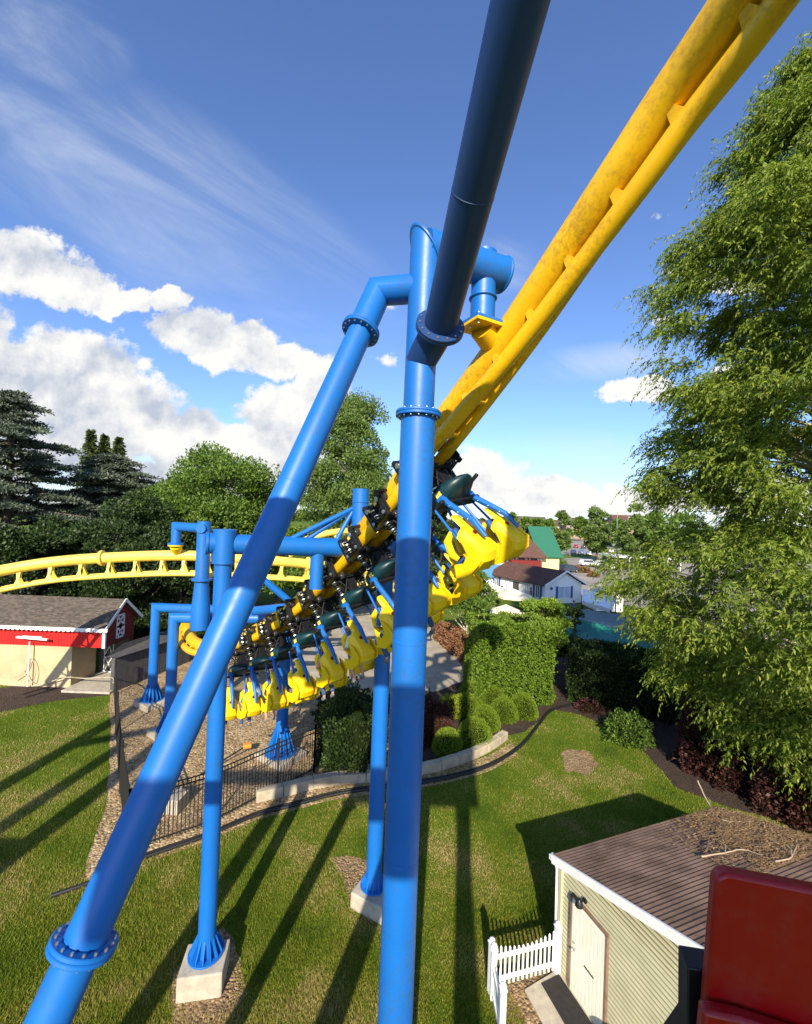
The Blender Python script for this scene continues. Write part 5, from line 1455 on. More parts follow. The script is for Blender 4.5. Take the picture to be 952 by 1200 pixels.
g = G(418, 850); bush('juniper_shrub', 'low dark juniper behind the black fence, next to the paving', 'shrub', (g.x - .5, g.y + 0.8, 0), 1.7, 1.0, 1.5, 'leaf_dark', 8000, 0.11, lumpy=0.4)
g = G(476, 840); bush('juniper_shrub', 'dark evergreen shrub behind the big blue upright', 'shrub', (g.x, g.y, 0), 1.5, 1.0, 1.6, 'leaf_dark', 8000, 0.11, lumpy=0.4)
g = G(736, 868); bush('azalea_shrub', 'loose shrub with bright leaf tips in the shade under the big tree', 'shrub', (g.x, g.y, 0), 1.0, 0.9, 1.3, 'leaf_mid', 3500, 0.12, lumpy=0.4)
g = G(690, 832); bush('azalea_shrub', 'small twiggy shrub at the corner of the bed below the tall hedge', 'shrub', (g.x, g.y, 0), 0.7, 0.6, 0.5, 'leaf_red', 1800, 0.09, lumpy=0.4)
hedge('barberry_hedge', 'low reddish brown hedge along the far edge of the paving', G(508, 748), G(560, 796), 1.5, 1.5, 'leaf_barberry', 170, 0.16, 0.2)
hedge('green_hedge', 'low dark green hedge behind the reddish hedge', G(540, 752) , G(585, 800), 1.6, 1.2, 'leaf_dark', 150, 0.16, 0.2)

def small_tree(label, px, pyb, pyt, wpx, depth, mat, nl, leaf, nclump=26, name='garden_tree', group=None, trunk=0.35, r0=0.12, shape=None, bark='bark', flat=0.8):
    g = P(px, 600, depth); h = P(px, pyt, depth).z
    t = tree_thing(name, label, 'tree', (g.x, g.y, 0), group)
    clump_tree(t, (g.x, g.y, 0), h, wpx / 2 * depth / 500, h * trunk, mat, nclump, nl, leaf, shape=shape, r0=r0, bark=bark, flat=flat)
    return t
small_tree('small round headed tree with pale trunk behind the reddish hedge', 553, 760, 672, 62, 34, 'leaf_mid', 11000, 0.20, trunk=0.38, bark='pale_bark', r0=0.16)
small_tree('loose bright green tree rising behind the tall clipped hedge', 637, 760, 699, 54, 29.5, 'leaf_bright', 13000, 0.17, trunk=0.1, r0=0.12)
small_tree('bright green tree just right of the loose one behind the hedge', 655, 760, 703, 30, 31, 'leaf_mid', 6000, 0.17, trunk=0.1, r0=0.12)
small_tree('small dark conical evergreen left of the green canopy', 678, 760, 705, 30, 31, 'leaf_dark', 7000, 0.17, trunk=0.05, r0=0.12, shape=lambda f: 1.1 - f)

# ------------------------------------------------------------------ trees at the left and beyond
def cedar(t, base, h, rad, seed, mat='leaf_cedar', n_t=60, dens=1.0):
    rnd = random.Random(seed); base = V(base); P_, N_, S_ = [], [], []
    mb = MB().use('bark'); mb.tube([base, base + V((0, 0, h * 0.5)), base + V((0.2, 0, h * 0.97))], 0.4, 10, radii=[0.5, 0.32, 0.05])
    for i in range(n_t):
        f = ((i + rnd.random()) / n_t); z = h * (0.06 + 0.92 * f)
        R = rad * (min(1.0, 1.15 * (1 - f) ** 0.45)) * rnd.uniform(0.5, 1.1); a = i * 2.4 + rnd.uniform(-.4, .4)
        d = V((math.cos(a), math.sin(a), 0)); tip = base + V((0, 0, z + R * 0.12)) + d * R
        mb.tube([base + V((0, 0, z)), base + V((0, 0, z + R * 0.18)) + d * R * 0.5, tip], 0.06, 5, radii=[0.12, 0.07, 0.02])
        for _ in range(int(R * 4.0) + 3):       # flat layered pads
            s = 0.25 + 0.8 * rnd.random(); sd = V((-d.y, d.x, 0)) * rnd.uniform(-0.42, 0.42) * R * s
            c = base + V((0, 0, z + R * 0.16 * math.sin(s * 2) - 0.05 * R * s * s * 1.5)) + d * R * s + sd
            pr = rnd.uniform(0.45, 0.95) * (0.6 + rad / 12)
            P_.append(tuple(c)); S_.append(pr)
    P_ = np.array(P_); S_ = np.array(S_); k = int(85 * dens); n = len(P_) * k
    idx = np.repeat(np.arange(len(P_)), k)
    off = rand_unit(n) * (RNG.random(n) ** 0.5)[:, None] * S_[idx][:, None]; off[:, 2] *= 0.20
    off[:, 2] -= (off[:, 0] ** 2 + off[:, 1] ** 2) * 0.16
    ld = off * np.array([1, 1, 0.3]) / (S_[idx][:, None]) + rand_unit(n) * 0.6; ld[:, 2] += 0.1; ld /= np.linalg.norm(ld, axis=1)[:, None]
    L = 0.26 * (0.6 + 0.8 * RNG.random(n))
    crown_mesh(t, leaves(P_[idx] + off, ld, L, L * 0.42), mat)
    mb.build('trunk', None, t, 50)
def place(px, pyt, depth): g = P(px, 600, depth); return (g.x, g.y, 0), P(px, pyt, depth).z
b_, h_ = place(8, 455, 36); t = tree_thing('cedar_tree', 'tall grey-green cedar with layered branches at the left edge', 'tree', b_); cedar(t, b_, h_, 6.8, 3, n_t=85, dens=1.1)
b_, h_ = place(128, 520, 44); t = tree_thing('cedar_tree', 'broad grey-green cedar with drooping layers behind the barn shed', 'tree', b_); cedar(t, b_, h_ - 1.0, 7.4, 4, n_t=95, dens=1.1)
M['leaf_fir'] = leafmat('fir_needles', [(0.039, 0.065, 0.019), (0.078, 0.111, 0.026), (0.130, 0.169, 0.046)], 0.15)
def fir(label, px, pyt, depth, rad, group):
    b_, h_ = place(px, pyt, depth); t = tree_thing('fir_tree', label, 'tree', b_, group); n_t = 60; rnd = random.Random(px); P_, D_ = [], []
    for i in range(n_t):
        f = i / n_t; z = h_ * (0.35 + 0.65 * f)
        for j in range(9):
            a = rnd.random() * 2 * PI; R = rad * (1 - f) ** 0.85 * rnd.uniform(0.5, 1.1) + 0.1
            for k in range(16):
                s = rnd.random(); P_.append((b_[0] + math.cos(a) * R * s, b_[1] + math.sin(a) * R * s, z - R * s * 0.25 + rnd.uniform(-.1, .1))); D_.append((math.cos(a) + rnd.uniform(-.6, .6), math.sin(a) + rnd.uniform(-.6, .6), rnd.uniform(-.3, .5)))
    D_ = np.array(D_); D_ /= np.linalg.norm(D_, axis=1)[:, None]; L = 0.35 * (0.6 + 0.8 * RNG.random(len(P_)))
    crown_mesh(t, leaves(np.array(P_), D_, L, L * 0.4), 'leaf_fir')
    mb = MB().use('bark'); mb.tube([b_, (b_[0], b_[1], h_)], 0.3, 8, radii=[0.35, 0.03]); mb.build('trunk', None, t, 50)
fir('pointed dark fir top rising behind the broad cedar, leftmost of three', 103, 503, 52, 2.9, 'pointed firs behind the cedar')
fir('pointed dark fir top behind the broad cedar, middle of three', 119, 509, 53, 2.6, 'pointed firs behind the cedar')
fir('pointed dark fir top behind the broad cedar, rightmost of three', 136, 512, 52, 3.2, 'pointed firs behind the cedar')
small_tree('dark leafy tree in front of the broad cedar, above the yellow track', 160, 640, 588, 105, 33, 'leaf_dark', 42000, 0.20, 60, 'broadleaf_tree', trunk=0.05, r0=0.3)
small_tree('round mid green tree standing left of the raking blue leg', 250, 640, 541, 140, 44, 'leaf_mid', 85000, 0.27, 110, 'broadleaf_tree', trunk=0.08, r0=0.4)
small_tree('tall pale green poplar between the raking leg and the upright', 408, 640, 464, 104, 44, 'leaf_poplar', 110000, 0.24, 190, 'poplar_tree', trunk=0.02, r0=0.35, shape=lambda f: 1.0 if f < 0.5 else max(0.25, 1.0 - (f - 0.5) * 1.25), flat=1.2)
small_tree('low green tree right of the round one, behind the blue crossbar', 330, 640, 592, 90, 47, 'leaf_mid', 30000, 0.27, 45, 'broadleaf_tree', trunk=0.05, r0=0.3)
small_tree('dark leafy tree behind the grey hut and blue portal posts', 215, 640, 622, 90, 36, 'leaf_dark', 32000, 0.22, 50, 'broadleaf_tree', trunk=0.03, r0=0.3)
small_tree('dark leafy tree behind the barn shed roof at the left', 40, 640, 610, 110, 33, 'leaf_dark', 34000, 0.22, 50, 'broadleaf_tree', trunk=0.03, r0=0.3)
small_tree('dark tree beyond the middle of the train, under the poplar', 375, 640, 628, 80, 52, 'leaf_dark', 20000, 0.30, 40, 'broadleaf_tree', trunk=0.03, r0=0.3)
small_tree('dark tree behind the big blue upright, right of the poplar', 470, 640, 612, 70, 58, 'leaf_dark', 18000, 0.33, 40, 'broadleaf_tree', trunk=0.03, r0=0.3)
small_tree('dark tree showing behind the rearmost seats, above the brown roof', 520, 640, 594, 50, 70, 'leaf_dark', 14000, 0.36, 36, 'broadleaf_tree', trunk=0.03, r0=0.3)
hedge('dark_hedge', 'dark hedge behind the gravel, beyond the blue portal posts', (-19.5, 31.5, 0), (-6.5, 33.5, 0), 2.0, 2.2, 'leaf_dark', 90, 0.22, 0.3)
hedge('dark_hedge', 'long dark hedge behind the barn shed at the left', (-38, 31, 0), (-20, 31.4, 0), 2.0, 3.4, 'leaf_dark', 70, 0.26, 0.3)
# car park trees, copied, and the far tree line
PK = [(657, 597, 24, 118, 'leaf_poplar', 'left one of the two slim trees in the car park'), (701, 597, 27, 125, 'leaf_poplar', 'right one of the two slim trees in the car park'), (744, 596, 34, 105, 'leaf_poplar', 'slim car park tree close to the big feathery tree')]
protos = []
for i, (px, pyt, w, dep_, mat, lab) in enumerate(PK):
    small_tree(lab, px, 640, pyt, w, dep_, mat, 9000, 0.7, 40, 'car_park_tree', 'trees standing in the car park', trunk=0.12, r0=0.3, shape=lambda f: 1.0 if f < 0.45 else max(0.2, 1.0 - (f - 0.45) * 1.4), flat=1.1)
FARW = ['far round tree on the horizon above the %s']
far_defs = [(614, 608, 13, 230), (631, 609, 12, 260), (681, 609, 12, 260), (724, 608, 16, 200), (768, 604, 30, 120), (790, 600, 60, 100), (643, 610, 12, 320), (600, 605, 18, 190), (860, 606, 60, 120), (930, 610, 60, 110)]
where = ['over the tudor roof ridge', 'over the green roof', 'between the two car park trees', 'right of the car park trees', 'beside the long white roof', 'low behind the big feathery tree', 'furthest away over the car park', 'just right of the swung out seats', 'hidden low behind the feathery crown', 'at the right edge behind the feathery crown']
for (px, pyt, w, dep_), wh in zip(far_defs, where):
    small_tree('distant round tree ' + wh, px, 640, pyt, w, dep_, 'leaf_mid', 2600, 1.1 * dep_ / 150, 18, 'distant_tree', 'distant trees on the horizon', trunk=0.1, r0=0.3)
# low far woods, one mass
n = 26000
x = (RNG.random(n) * 2 - 1) * 1500; y = 520 + RNG.random(n) * 380; s_ = np.abs(x) < y * 1.3 + 50; x, y = x[s_], y[s_]; n = len(x)
hh = 3 + 3 * (np.sin(x * 0.011) + np.sin(x * 0.037 + y * 0.02)) * 0.5 + 3
pos = np.stack([x, y, RNG.random(n) * hh], 1); L = 6.0 * (0.6 + RNG.random(n))
o = raw_mesh('woods', leaves(pos, rand_unit(n), L, L * 0.8), 4, 'leaf_dark'); tag(o, 'low dark line of far woods along the horizon', 'woods', kind='stuff')
# ------------------------------------------------------------------ the buildings beyond
def house(name, label, o, w, d, hw, hr, wallm, roofm, cat='building', over=0.35, ridge_along='d', windows=(), door=None, hip=0.0, group=None, trim='white'):
    """o: near left ground corner, w/d: width and depth vectors; gable faces along w when the ridge runs along d"""
    o, w, d = V(o), V(w), V(d)
    t = thing(name, label, cat, tuple(o), group)
    Z = V((0, 0, 1)); wn_, dn_ = w.normalized(), d.normalized()
    mb = MB().use(wallm)
    b = [o, o + w, o + w + d, o + d]; tp = [p + Z * hw for p in b]
    if ridge_along == 'd': g1, g2 = o + w / 2 + Z * hr, o + w / 2 + d + Z * hr; g1i, g2i = g1, g2
    else: g1, g2 = o + d / 2 + Z * hr, o + d / 2 + w + Z * hr
    vs = b + tp + ([g1, g2] if not hip else [])
    if hip: mb.add(b + tp, [(0, 1, 5, 4), (1, 2, 6, 5), (2, 3, 7, 6), (3, 0, 4, 7)])
    elif ridge_along == 'd': mb.add(vs, [(0, 1, 5, 8, 4), (1, 2, 6, 5), (2, 3, 7, 9, 6), (3, 0, 4, 7)])
    else: mb.add(vs, [(0, 1, 5, 4), (1, 2, 6, 9, 5), (2, 3, 7, 6), (3, 0, 4, 8, 7)])
    mb.build('wall', None, t, 0)
    if ridge_along == 'd':
        sl_ = (hr - hw) / (w.length / 2)
        e0, e1 = o - wn_ * over - dn_ * over + Z * (hw - sl_ * over), o + w + wn_ * over - dn_ * over + Z * (hw - sl_ * over)
        L = d + dn_ * over * 2; r0_ = o + w / 2 - dn_ * over + Z * hr + Z * 0.08
        hv = dn_ * hip
        slab_roof('roof', t, [e0, e0 + L, r0_ + L - hv, r0_ + hv], 0.12, roofm); slab_roof('roof', t, [e1 + L, e1, r0_ + hv + Z * 0.003, r0_ + L - hv + Z * 0.003], 0.12, roofm)
        if hip: slab_roof('roof', t, [e0, e1, r0_ + hv + wn_ * 0.01, r0_ + hv - wn_ * 0.01], 0.12, roofm)
        else:
            mb = MB().use(trim); mb.beam(e0 - dn_ * 0.03 - Z * 0.03, r0_ - dn_ * 0.03, 0.06, 0.2); mb.beam(e1 - dn_ * 0.03 - Z * 0.03, r0_ - dn_ * 0.03, 0.06, 0.2); mb.build('barge_board', None, t, 0)
    else:
        sl_ = (hr - hw) / (d.length / 2)
        e0, e1 = o - wn_ * over - dn_ * over + Z * (hw - sl_ * over), o - wn_ * over + d + dn_ * over + Z * (hw - sl_ * over)
        L = w + wn_ * over * 2; r0_ = o + d / 2 - wn_ * over + Z * hr + Z * 0.08; hv = wn_ * hip
        slab_roof('roof', t, [e0, e0 + L, r0_ + L - hv, r0_ + hv], 0.12, roofm); slab_roof('roof', t, [e1 + L, e1, r0_ + hv + Z * 0.003, r0_ + L - hv + Z * 0.003], 0.12, roofm)
        if hip:
            slab_roof('roof', t, [e1, e0, r0_ + hv - dn_ * 0.01, r0_ + hv + dn_ * 0.01], 0.12, roofm); slab_roof('roof', t, [e0 + L, e1 + L, r0_ + L - hv + dn_ * 0.01, r0_ + L - hv - dn_ * 0.01], 0.12, roofm)
    # windows: (side, s, z, width, height, pane material, shutters)
    for (side, s, z, ww, wh, pm, sh) in windows:
        base, dr, nr = {'f': (o, wn_, -dn_), 'l': (o, dn_, -wn_), 'r': (o + w, dn_, wn_)}[side]
        R_ = Matrix((dr, nr, Z)).transposed(); c = base + dr * s + Z * z
        mb = MB().use(trim)
        for (dx, dz, a, h_) in ((0, wh / 2, ww + 0.2, 0.1), (0, -wh / 2, ww + 0.2, 0.1), (-ww / 2, 0, 0.1, wh), (ww / 2, 0, 0.1, wh), (0, 0, 0.05, wh)):
            mb.box(c + dr * dx + Z * dz + nr * 0.04, (a, 0.06, h_), R_)
        wi = mb.build('window', None, t, 0)
        mb = MB().use(pm); mb.box(c + nr * 0.012, (ww, 0.02, wh), R_); mb.build('pane', None, wi, 0)
        if sh:
            for q in (-1, 1):
                mb = MB().use(sh); mb.box(c + dr * q * (ww / 2 + 0.25) + nr * 0.05, (0.36, 0.05, wh + 0.1), R_); mb.build('shutter', None, wi, 0)
    if door:
        side, s, ww, wh, dm = door
        base, dr, nr = {'f': (o, wn_, -dn_), 'l': (o, dn_, -wn_), 'r': (o + w, dn_, wn_)}[side]
        R_ = Matrix((dr, nr, Z)).transposed(); mb = MB().use(dm); mb.box(base + dr * s + Z * wh / 2 + nr * 0.03, (ww, 0.07, wh), R_); mb.build('door', None, t, 0, 0.02)
    return t
# white shop with blue shutters
o = G(638, 708); w = G(681, 706) - o; w.z = 0; d = V((-0.55, 1, 0)).normalized() * 10.5
hw = 2.7; hr = 4.2
wt = house('white_shop', 'small white shop with brown roof and blue shutters, in front of the tudor building', o, w, d, hw, hr, 'white', 'brown_shingle', over=0.5,
      windows=[('f', w.length * 0.52, 1.45, 1.9, 1.5, 'pale_glass', 'blue_trim'), ('l', 1.2, 1.4, 0.7, 1.6, 'glass', 'blue_trim'), ('l', 3.2, 1.4, 0.8, 1.6, 'pale_glass', None), ('l', 7.2, 1.4, 0.8, 1.6, 'pale_glass', None), ('l', 9.2, 1.4, 0.7, 1.6, 'glass', 'blue_trim')], door=('l', 5.2, 1.1, 2.1, 'dark_grey'))
mb = MB().use('blue_trim'); q = o + w * 0.17 + V((0, -0.08, 2.0)); mb.box(q, (0.34, 0.05, 0.34), Matrix.Rotation(PI / 4, 3, 'Y')); mb.build('plaque', None, wt, 0)
# tudor hall
zt = 76.0
o = V((P(505, 680, zt).x, zt, 0)); xr = P(634, 680, zt).x
tt_ = house('tudor_hall', 'long white half-timbered building with brown hipped roof and a maroon balcony', o, (xr - o.x, 0, 0), (0, 13, 0), P(620, 648, zt).z, P(600, 612, zt + 6).z, 'white', 'brown_shingle', ridge_along='w', hip=4.0, over=0.9,
      windows=[('f', s, 3.6, 1.3, 1.1, 'glass', None) for s in (8.5, 11.0, 13.5, 16.0, 18.2)] + [('f', s, 1.3, 1.5, 1.5, 'glass', None) for s in (3, 6, 9, 12)])
mb = MB().use('dark_red'); mb.box((P(615, 660, zt).x, zt - 0.6, P(615, 661, zt).z), (5.4, 1.2, 1.5)); mb.build('balcony', None, tt_, 0)
mb = MB().use('dark_red')
for s in (0.2, 4, 7.2, 9.8, 12.2, 14.8, 17.2): mb.box((o.x + s, zt - 0.05, P(620, 648, zt).z - 0.9), (0.2, 0.08, 1.8))
mb.box(((o.x + xr) / 2, zt - 0.07, P(620, 648, zt).z - 1.75), (xr - o.x, 0.08, 0.2)); mb.build('timber_framing', None, tt_, 0)
xa_ = xr + 0.02
house('cream_annex', 'pale yellow annex with a green roof at the right end of the tudor building', (xa_, zt + 0.5, 0), (P(652, 680, zt).x - xa_ + 0.6, 0, 0), (0, 14, 0), P(640, 650, zt).z, P(640, 618, zt + 3).z, 'cream_wall', 'green_roof', ridge_along='w', over=0.6, windows=[('f', 1.4, 1.3, 0.8, 1.0, 'glass', None)])
# blue kiosk
o = G(566, 693); w = G(603, 692) - o; w.z = 0
kt = house('blue_kiosk', 'little kiosk with a light blue roof and blue patterned front, below the swung out seats', o, w, (0, 4.5, 0), 2.5, 3.6, 'white', 'blue_roof', ridge_along='w', hip=1.2, over=0.6, door=('f', w.length * 0.75, 0.9, 2.0, 'blue_trim'))
mb = MB().use('blue_trim')
for i in range(9):
    for j in range(5):
        if (i + j) % 2: mb.box(o + w.normalized() * (0.35 + i * 0.27) + V((0, -0.03, 0.6 + j * 0.27)), (0.2, 0.03, 0.2), Matrix.Rotation(0.6, 3, 'Y'))
mb.build('front_panel', None, kt, 0)
# long white roofed pavilion and green canopy, service tent
z_ = 100.0; x0_, x1_ = P(722, 640, z_).x, P(800, 640, z_).x
t = thing('long_pavilion', 'long low white roofed pavilion at the edge of the car park', 'building', (x0_, z_, 0))
mb = MB().use('white'); mb.quadbox((x0_, z_, 2.9), (x1_, z_ + 9, 3.3)); mb.build('roof', None, t, 0, 0.05)
mb = MB().use('dark_grey'); mb.quadbox((x0_ + 0.5, z_ + 1.2, 0), (x1_ - 0.5, z_ + 8, 2.895)); mb.build('wall', None, t, 0)
for k in range(6):
    mb = MB().use('white'); mb.quadbox((x0_ + 0.3 + k * 3, z_ + 0.2, 0), (x0_ + 0.5 + k * 3, z_ + 0.4, 2.895)); mb.build('post', None, t, 0)
def canopy(label, pts, h, mat, sag=0.25, drop=0.35):
    """four cornered fabric roof on posts, slightly sagging"""
    a, b, c, d = [V(p) for p in pts]; t = thing('fabric_canopy', label, 'canopy', (a.x, a.y, 0)); n = 10; vs = []
    for i in range(n + 1):
        for j in range(n + 1):
            u, v = i / n, j / n; p = a.lerp(b, u).lerp(d.lerp(c, u), v); p.z -= sag * 4 * u * (1 - u) * 4 * v * (1 - v) * 0.5 - 0.05 * math.sin(u * 20) * (1 - v)
            vs.append(p)
    fs = [(i * (n + 1) + j, (i + 1) * (n + 1) + j, (i + 1) * (n + 1) + j + 1, i * (n + 1) + j + 1) for i in range(n) for j in range(n)]
    mb = MB().use(mat); mb.add(vs + [p - V((0, 0, 0.04)) for p in vs], fs + [tuple(len(vs) + k for k in reversed(f)) for f in fs])
    for p, q in ((a, b), (b, c), (c, d), (d, a)): mb.beam(p - V((0, 0, drop / 2)), q - V((0, 0, drop / 2)), 0.04, drop)
    mb.build('fabric', None, t, 30)
    for p in (a, b, c, d):
        mb = MB().use('black_rail'); mb.tube([(p.x, p.y, 0), (p.x, p.y, p.z - 0.05)], 0.06, 8); mb.build('post', None, t, 30)
    return t
canopy('long teal green fabric canopy between the dark hedge and the feathery tree', [G(650, 733, 2.6), G(778, 790, 2.6), G(850, 772, 3.0), G(668, 722, 3.2)], 2.6, 'teal_canvas')
canopy('grey-green fabric canopy behind the teal one', [G(662, 725, 3.1), G(760, 742, 3.1), G(740, 722, 3.4), G(668, 712, 3.4)], 3.1, 'grey_canvas')
canopy('flat white fabric canopy right of the white shop', [G(682, 704, 2.6), G(716, 714, 2.6), G(722, 700, 2.9), G(684, 690, 2.9)], 2.6, 'white', 0.1)
t = thing('service_tent', 'small grey-white ridge tent right of the white canopy', 'tent', tuple(G(700, 722)))
q = G(698, 716); mb = MB().use('canvas'); wq = 3.4
mb.add([(q.x, q.y, 1.6), (q.x + wq, q.y, 1.6), (q.x + wq, q.y + 3, 1.6), (q.x, q.y + 3, 1.6), (q.x + wq / 2, q.y, 2.9), (q.x + wq / 2, q.y + 3, 2.9)], [(0, 1, 4), (1, 2, 5, 4), (2, 3, 5), (3, 0, 4, 5), (0, 3, 2, 1)]); mb.build('roof', None, t, 0)
mb = MB().use('white'); mb.quadbox((q.x + 0.05, q.y + 0.05, 0), (q.x + wq - 0.05, q.y + 2.95, 1.595)); mb.build('wall', None, t, 0)
# parasols on the terrace
def parasol(label, px, py, r):
    g = G(px, py); t = thing('parasol', label, 'parasol', tuple(g), 'cream parasols on the terrace')
    mb = MB().use('canvas'); n = 8; h = 2.3
    rim = [(g.x + r * math.cos(2 * PI * k / n), g.y + r * math.sin(2 * PI * k / n), h) for k in range(n)]
    low = [(a, b, h - 0.22) for a, b, _ in rim]
    mb.add(rim + low + [(g.x, g.y, h + 0.75)], [(k, (k + 1) % n, 2 * n) for k in range(n)] + [(k, n + k, n + (k + 1) % n, (k + 1) % n) for k in range(n)]); mb.build('canopy', None, t, 0)
    mb = MB().use('steel'); mb.tube([(g.x, g.y, 0), (g.x, g.y, h + 0.7)], 0.035, 8); mb.disc((g.x, g.y, 0.05), (0, 0, 1), 0.3, 0.1, 16); mb.build('pole', None, t, 30)
    mb = MB().use('dark_grey'); mb.disc((g.x, g.y, 0.74), (0, 0, 1), 0.6, 0.04, 20); mb.tube([(g.x + .05, g.y, 0), (g.x + .05, g.y, 0.74)], 0.05, 8)
    tb = mb.build('cafe_table', None, None, 30); tag(tb, 'dark round cafe table under the ' + label, 'table', 'cafe tables on the terrace')
    for a in (0.6, 2.4, 4.3):
        cx2, cy2 = g.x + math.cos(a) * 0.95, g.y + math.sin(a) * 0.95; R_ = Matrix.Rotation(a, 3, 'Z')
        ct = thing('cafe_chair', {0.6: 'right hand', 2.4: 'rear', 4.3: 'near'}[a] + ' black chair under the ' + label.split(',')[0], 'chair', (cx2, cy2, 0), 'cafe chairs on the terrace')
        mb = MB().use('black'); mb.box((cx2, cy2, 0.45), (0.4, 0.42, 0.04), R_); mb.build('seat', None, ct, 0)
        mb = MB().use('black'); mb.box(V((cx2, cy2, 0.68)) + R_ @ V((0.2, 0, 0)), (0.03, 0.4, 0.42), R_); mb.build('backrest', None, ct, 0)
        for sx in (-1, 1):
            for sy in (-1, 1):
                p = V((cx2, cy2, 0)) + R_ @ V((sx * 0.17, sy * 0.17, 0)); mb = MB().use('black'); mb.tube([p, p + V((0, 0, 0.43))], 0.015, 6); mb.build('leg', None, ct, 30)
parasol('larger cream parasol in front of the white shop', 601, 722, 2.1)
parasol('nearer cream parasol left of the bright green trees', 592, 748, 1.9)
parasol('cream parasol furthest left, beside the blue kiosk', 575, 712, 1.7)
# low terrace wall
t = MB().use('stone'); a, b = G(565, 742), G(690, 722); t.beam(a + V((0, 0, 0.4)), b + V((0, 0, 0.4)), 0.3, 0.8); tag(t.build('terrace_wall', None, None, 0, 0.03), 'low pale wall between the terrace and the clipped hedge', 'wall')

# ------------------------------------------------------------------ parked cars
def make_vehicle(col, kind):
    t = thing('parked_car', 'x', 'car', (0, 0, 0), 'cars in the car park', local=True)
    if kind == 'suv': prof = [(-2.25, 0.45), (-2.3, 0.95), (-2.2, 1.12), (-1.95, 1.68), (-0.1, 1.75), (0.55, 1.66), (1.15, 1.12), (2.15, 0.98), (2.3, 0.72), (2.25, 0.42)]
    elif kind == 'pickup': prof = [(-2.7, 0.55), (-2.72, 1.08), (-0.75, 1.10), (-0.70, 1.70), (0.55, 1.74), (1.25, 1.18), (2.45, 1.06), (2.62, 0.8), (2.55, 0.5)]
    else: prof = [(-2.2, 0.4), (-2.25, 0.8), (-2.1, 0.98), (-1.55, 1.02), (-1.0, 1.40), (0.2, 1.43), (1.0, 1.0), (2.0, 0.86), (2.22, 0.62), (2.15, 0.36)]
    mb = MB().use(col); n = len(prof); hw_ = 0.88
    vs = []
    for q in (-1, 1):
        for x, z in prof: vs.append((x, q * (hw_ - max(0, z - 1.0) * 0.28), z))
    mb.add(vs, [tuple(range(n - 1, -1, -1)), tuple(range(n, 2 * n))] + [(i, (i + 1) % n, n + (i + 1) % n, n + i) for i in range(n)])
    body = mb.build('body', None, t, 30, 0.05)
    mb = MB().use('glass')
    zt = max(z for _, z in prof); cab = [(x, z) for x, z in prof if z > 1.3]; xa, xb = cab[0][0], cab[-1][0]
    for q in (-1, 1):
        yb = q * (hw_ + 0.005 - (1.08 - 1.0) * 0.28); yt = q * (hw_ + 0.008 - (zt - 0.12 - 1.0) * 0.28)
        mb.add([(xa - 0.05, yb, 1.10), (xb + 0.35, yb, 1.10), (xb - 0.05, yt, zt - 0.12), (xa + 0.12, yt, zt - 0.12)], [(0, 1, 2, 3)])
    mb.build('window', None, t, 0)
    x1, z1_ = prof[[i for i, p in enumerate(prof) if p == cab[-1]][0] + 1]
    mb = MB().use('glass'); a, b = V((xb, 0, cab[-1][1])), V((x1, 0, z1_)); nrm = V((b.z - a.z, 0, -(b.x - a.x))); nrm = -nrm.normalized() if nrm.z < 0 else nrm.normalized()
    a1, b1 = a.lerp(b, 0.1) + nrm * 0.008, a.lerp(b, 0.9) + nrm * 0.008
    mb.add([a1 + V((0, -0.62, 0)), a1 + V((0, 0.62, 0)), b1 + V((0, 0.76, 0)), b1 + V((0, -0.76, 0))], [(0, 1, 2, 3)]); mb.build('windscreen', None, t, 0)
    for sx in (-1.42, 1.42):
        for q in (-1, 1):
            mb = MB().use('rubber'); mb.disc((sx * (1.12 if kind == 'pickup' else 1), q * 0.80, 0.36), (0, 1, 0), 0.36, 0.22, 20, 0.03); mb.use('steel'); mb.disc((sx * (1.12 if kind == 'pickup' else 1), q * 0.86, 0.36), (0, 1, 0), 0.21, 0.12, 14, 0.01); mb.build('wheel', None, t, 30)
    for q in (-1, 1):
        mb = MB().use('white'); mb.box((prof[-2][0] - 0.03, q * 0.62, 0.74), (0.08, 0.34, 0.14)); mb.build('headlight', None, t, 0, 0.02)
        mb = MB().use('barn_red_flat'); mb.box((prof[1][0] + 0.03, q * 0.68, 0.86), (0.08, 0.26, 0.14)); mb.build('tail_light', None, t, 0, 0.02)
    return t
M['barn_red_flat'] = simple('red_lens', (0.4, 0.01, 0.01), 0.3)
M['car_white'] = simple('white_car_paint', (0.75, 0.75, 0.75), 0.25, var=0.02, coat=0.6)
M['car_silver'] = simple('silver_car_paint', (0.42, 0.43, 0.45), 0.3, 0.4, var=0.03, coat=0.5)
M['car_dark'] = simple('dark_car_paint', (0.03, 0.035, 0.05), 0.25, var=0.05, coat=0.6)
M['car_blue'] = simple('blue_car_paint', (0.04, 0.09, 0.22), 0.25, var=0.05, coat=0.6)
M['car_red'] = simple('red_car_paint', (0.30, 0.02, 0.02), 0.25, var=0.05, coat=0.6)
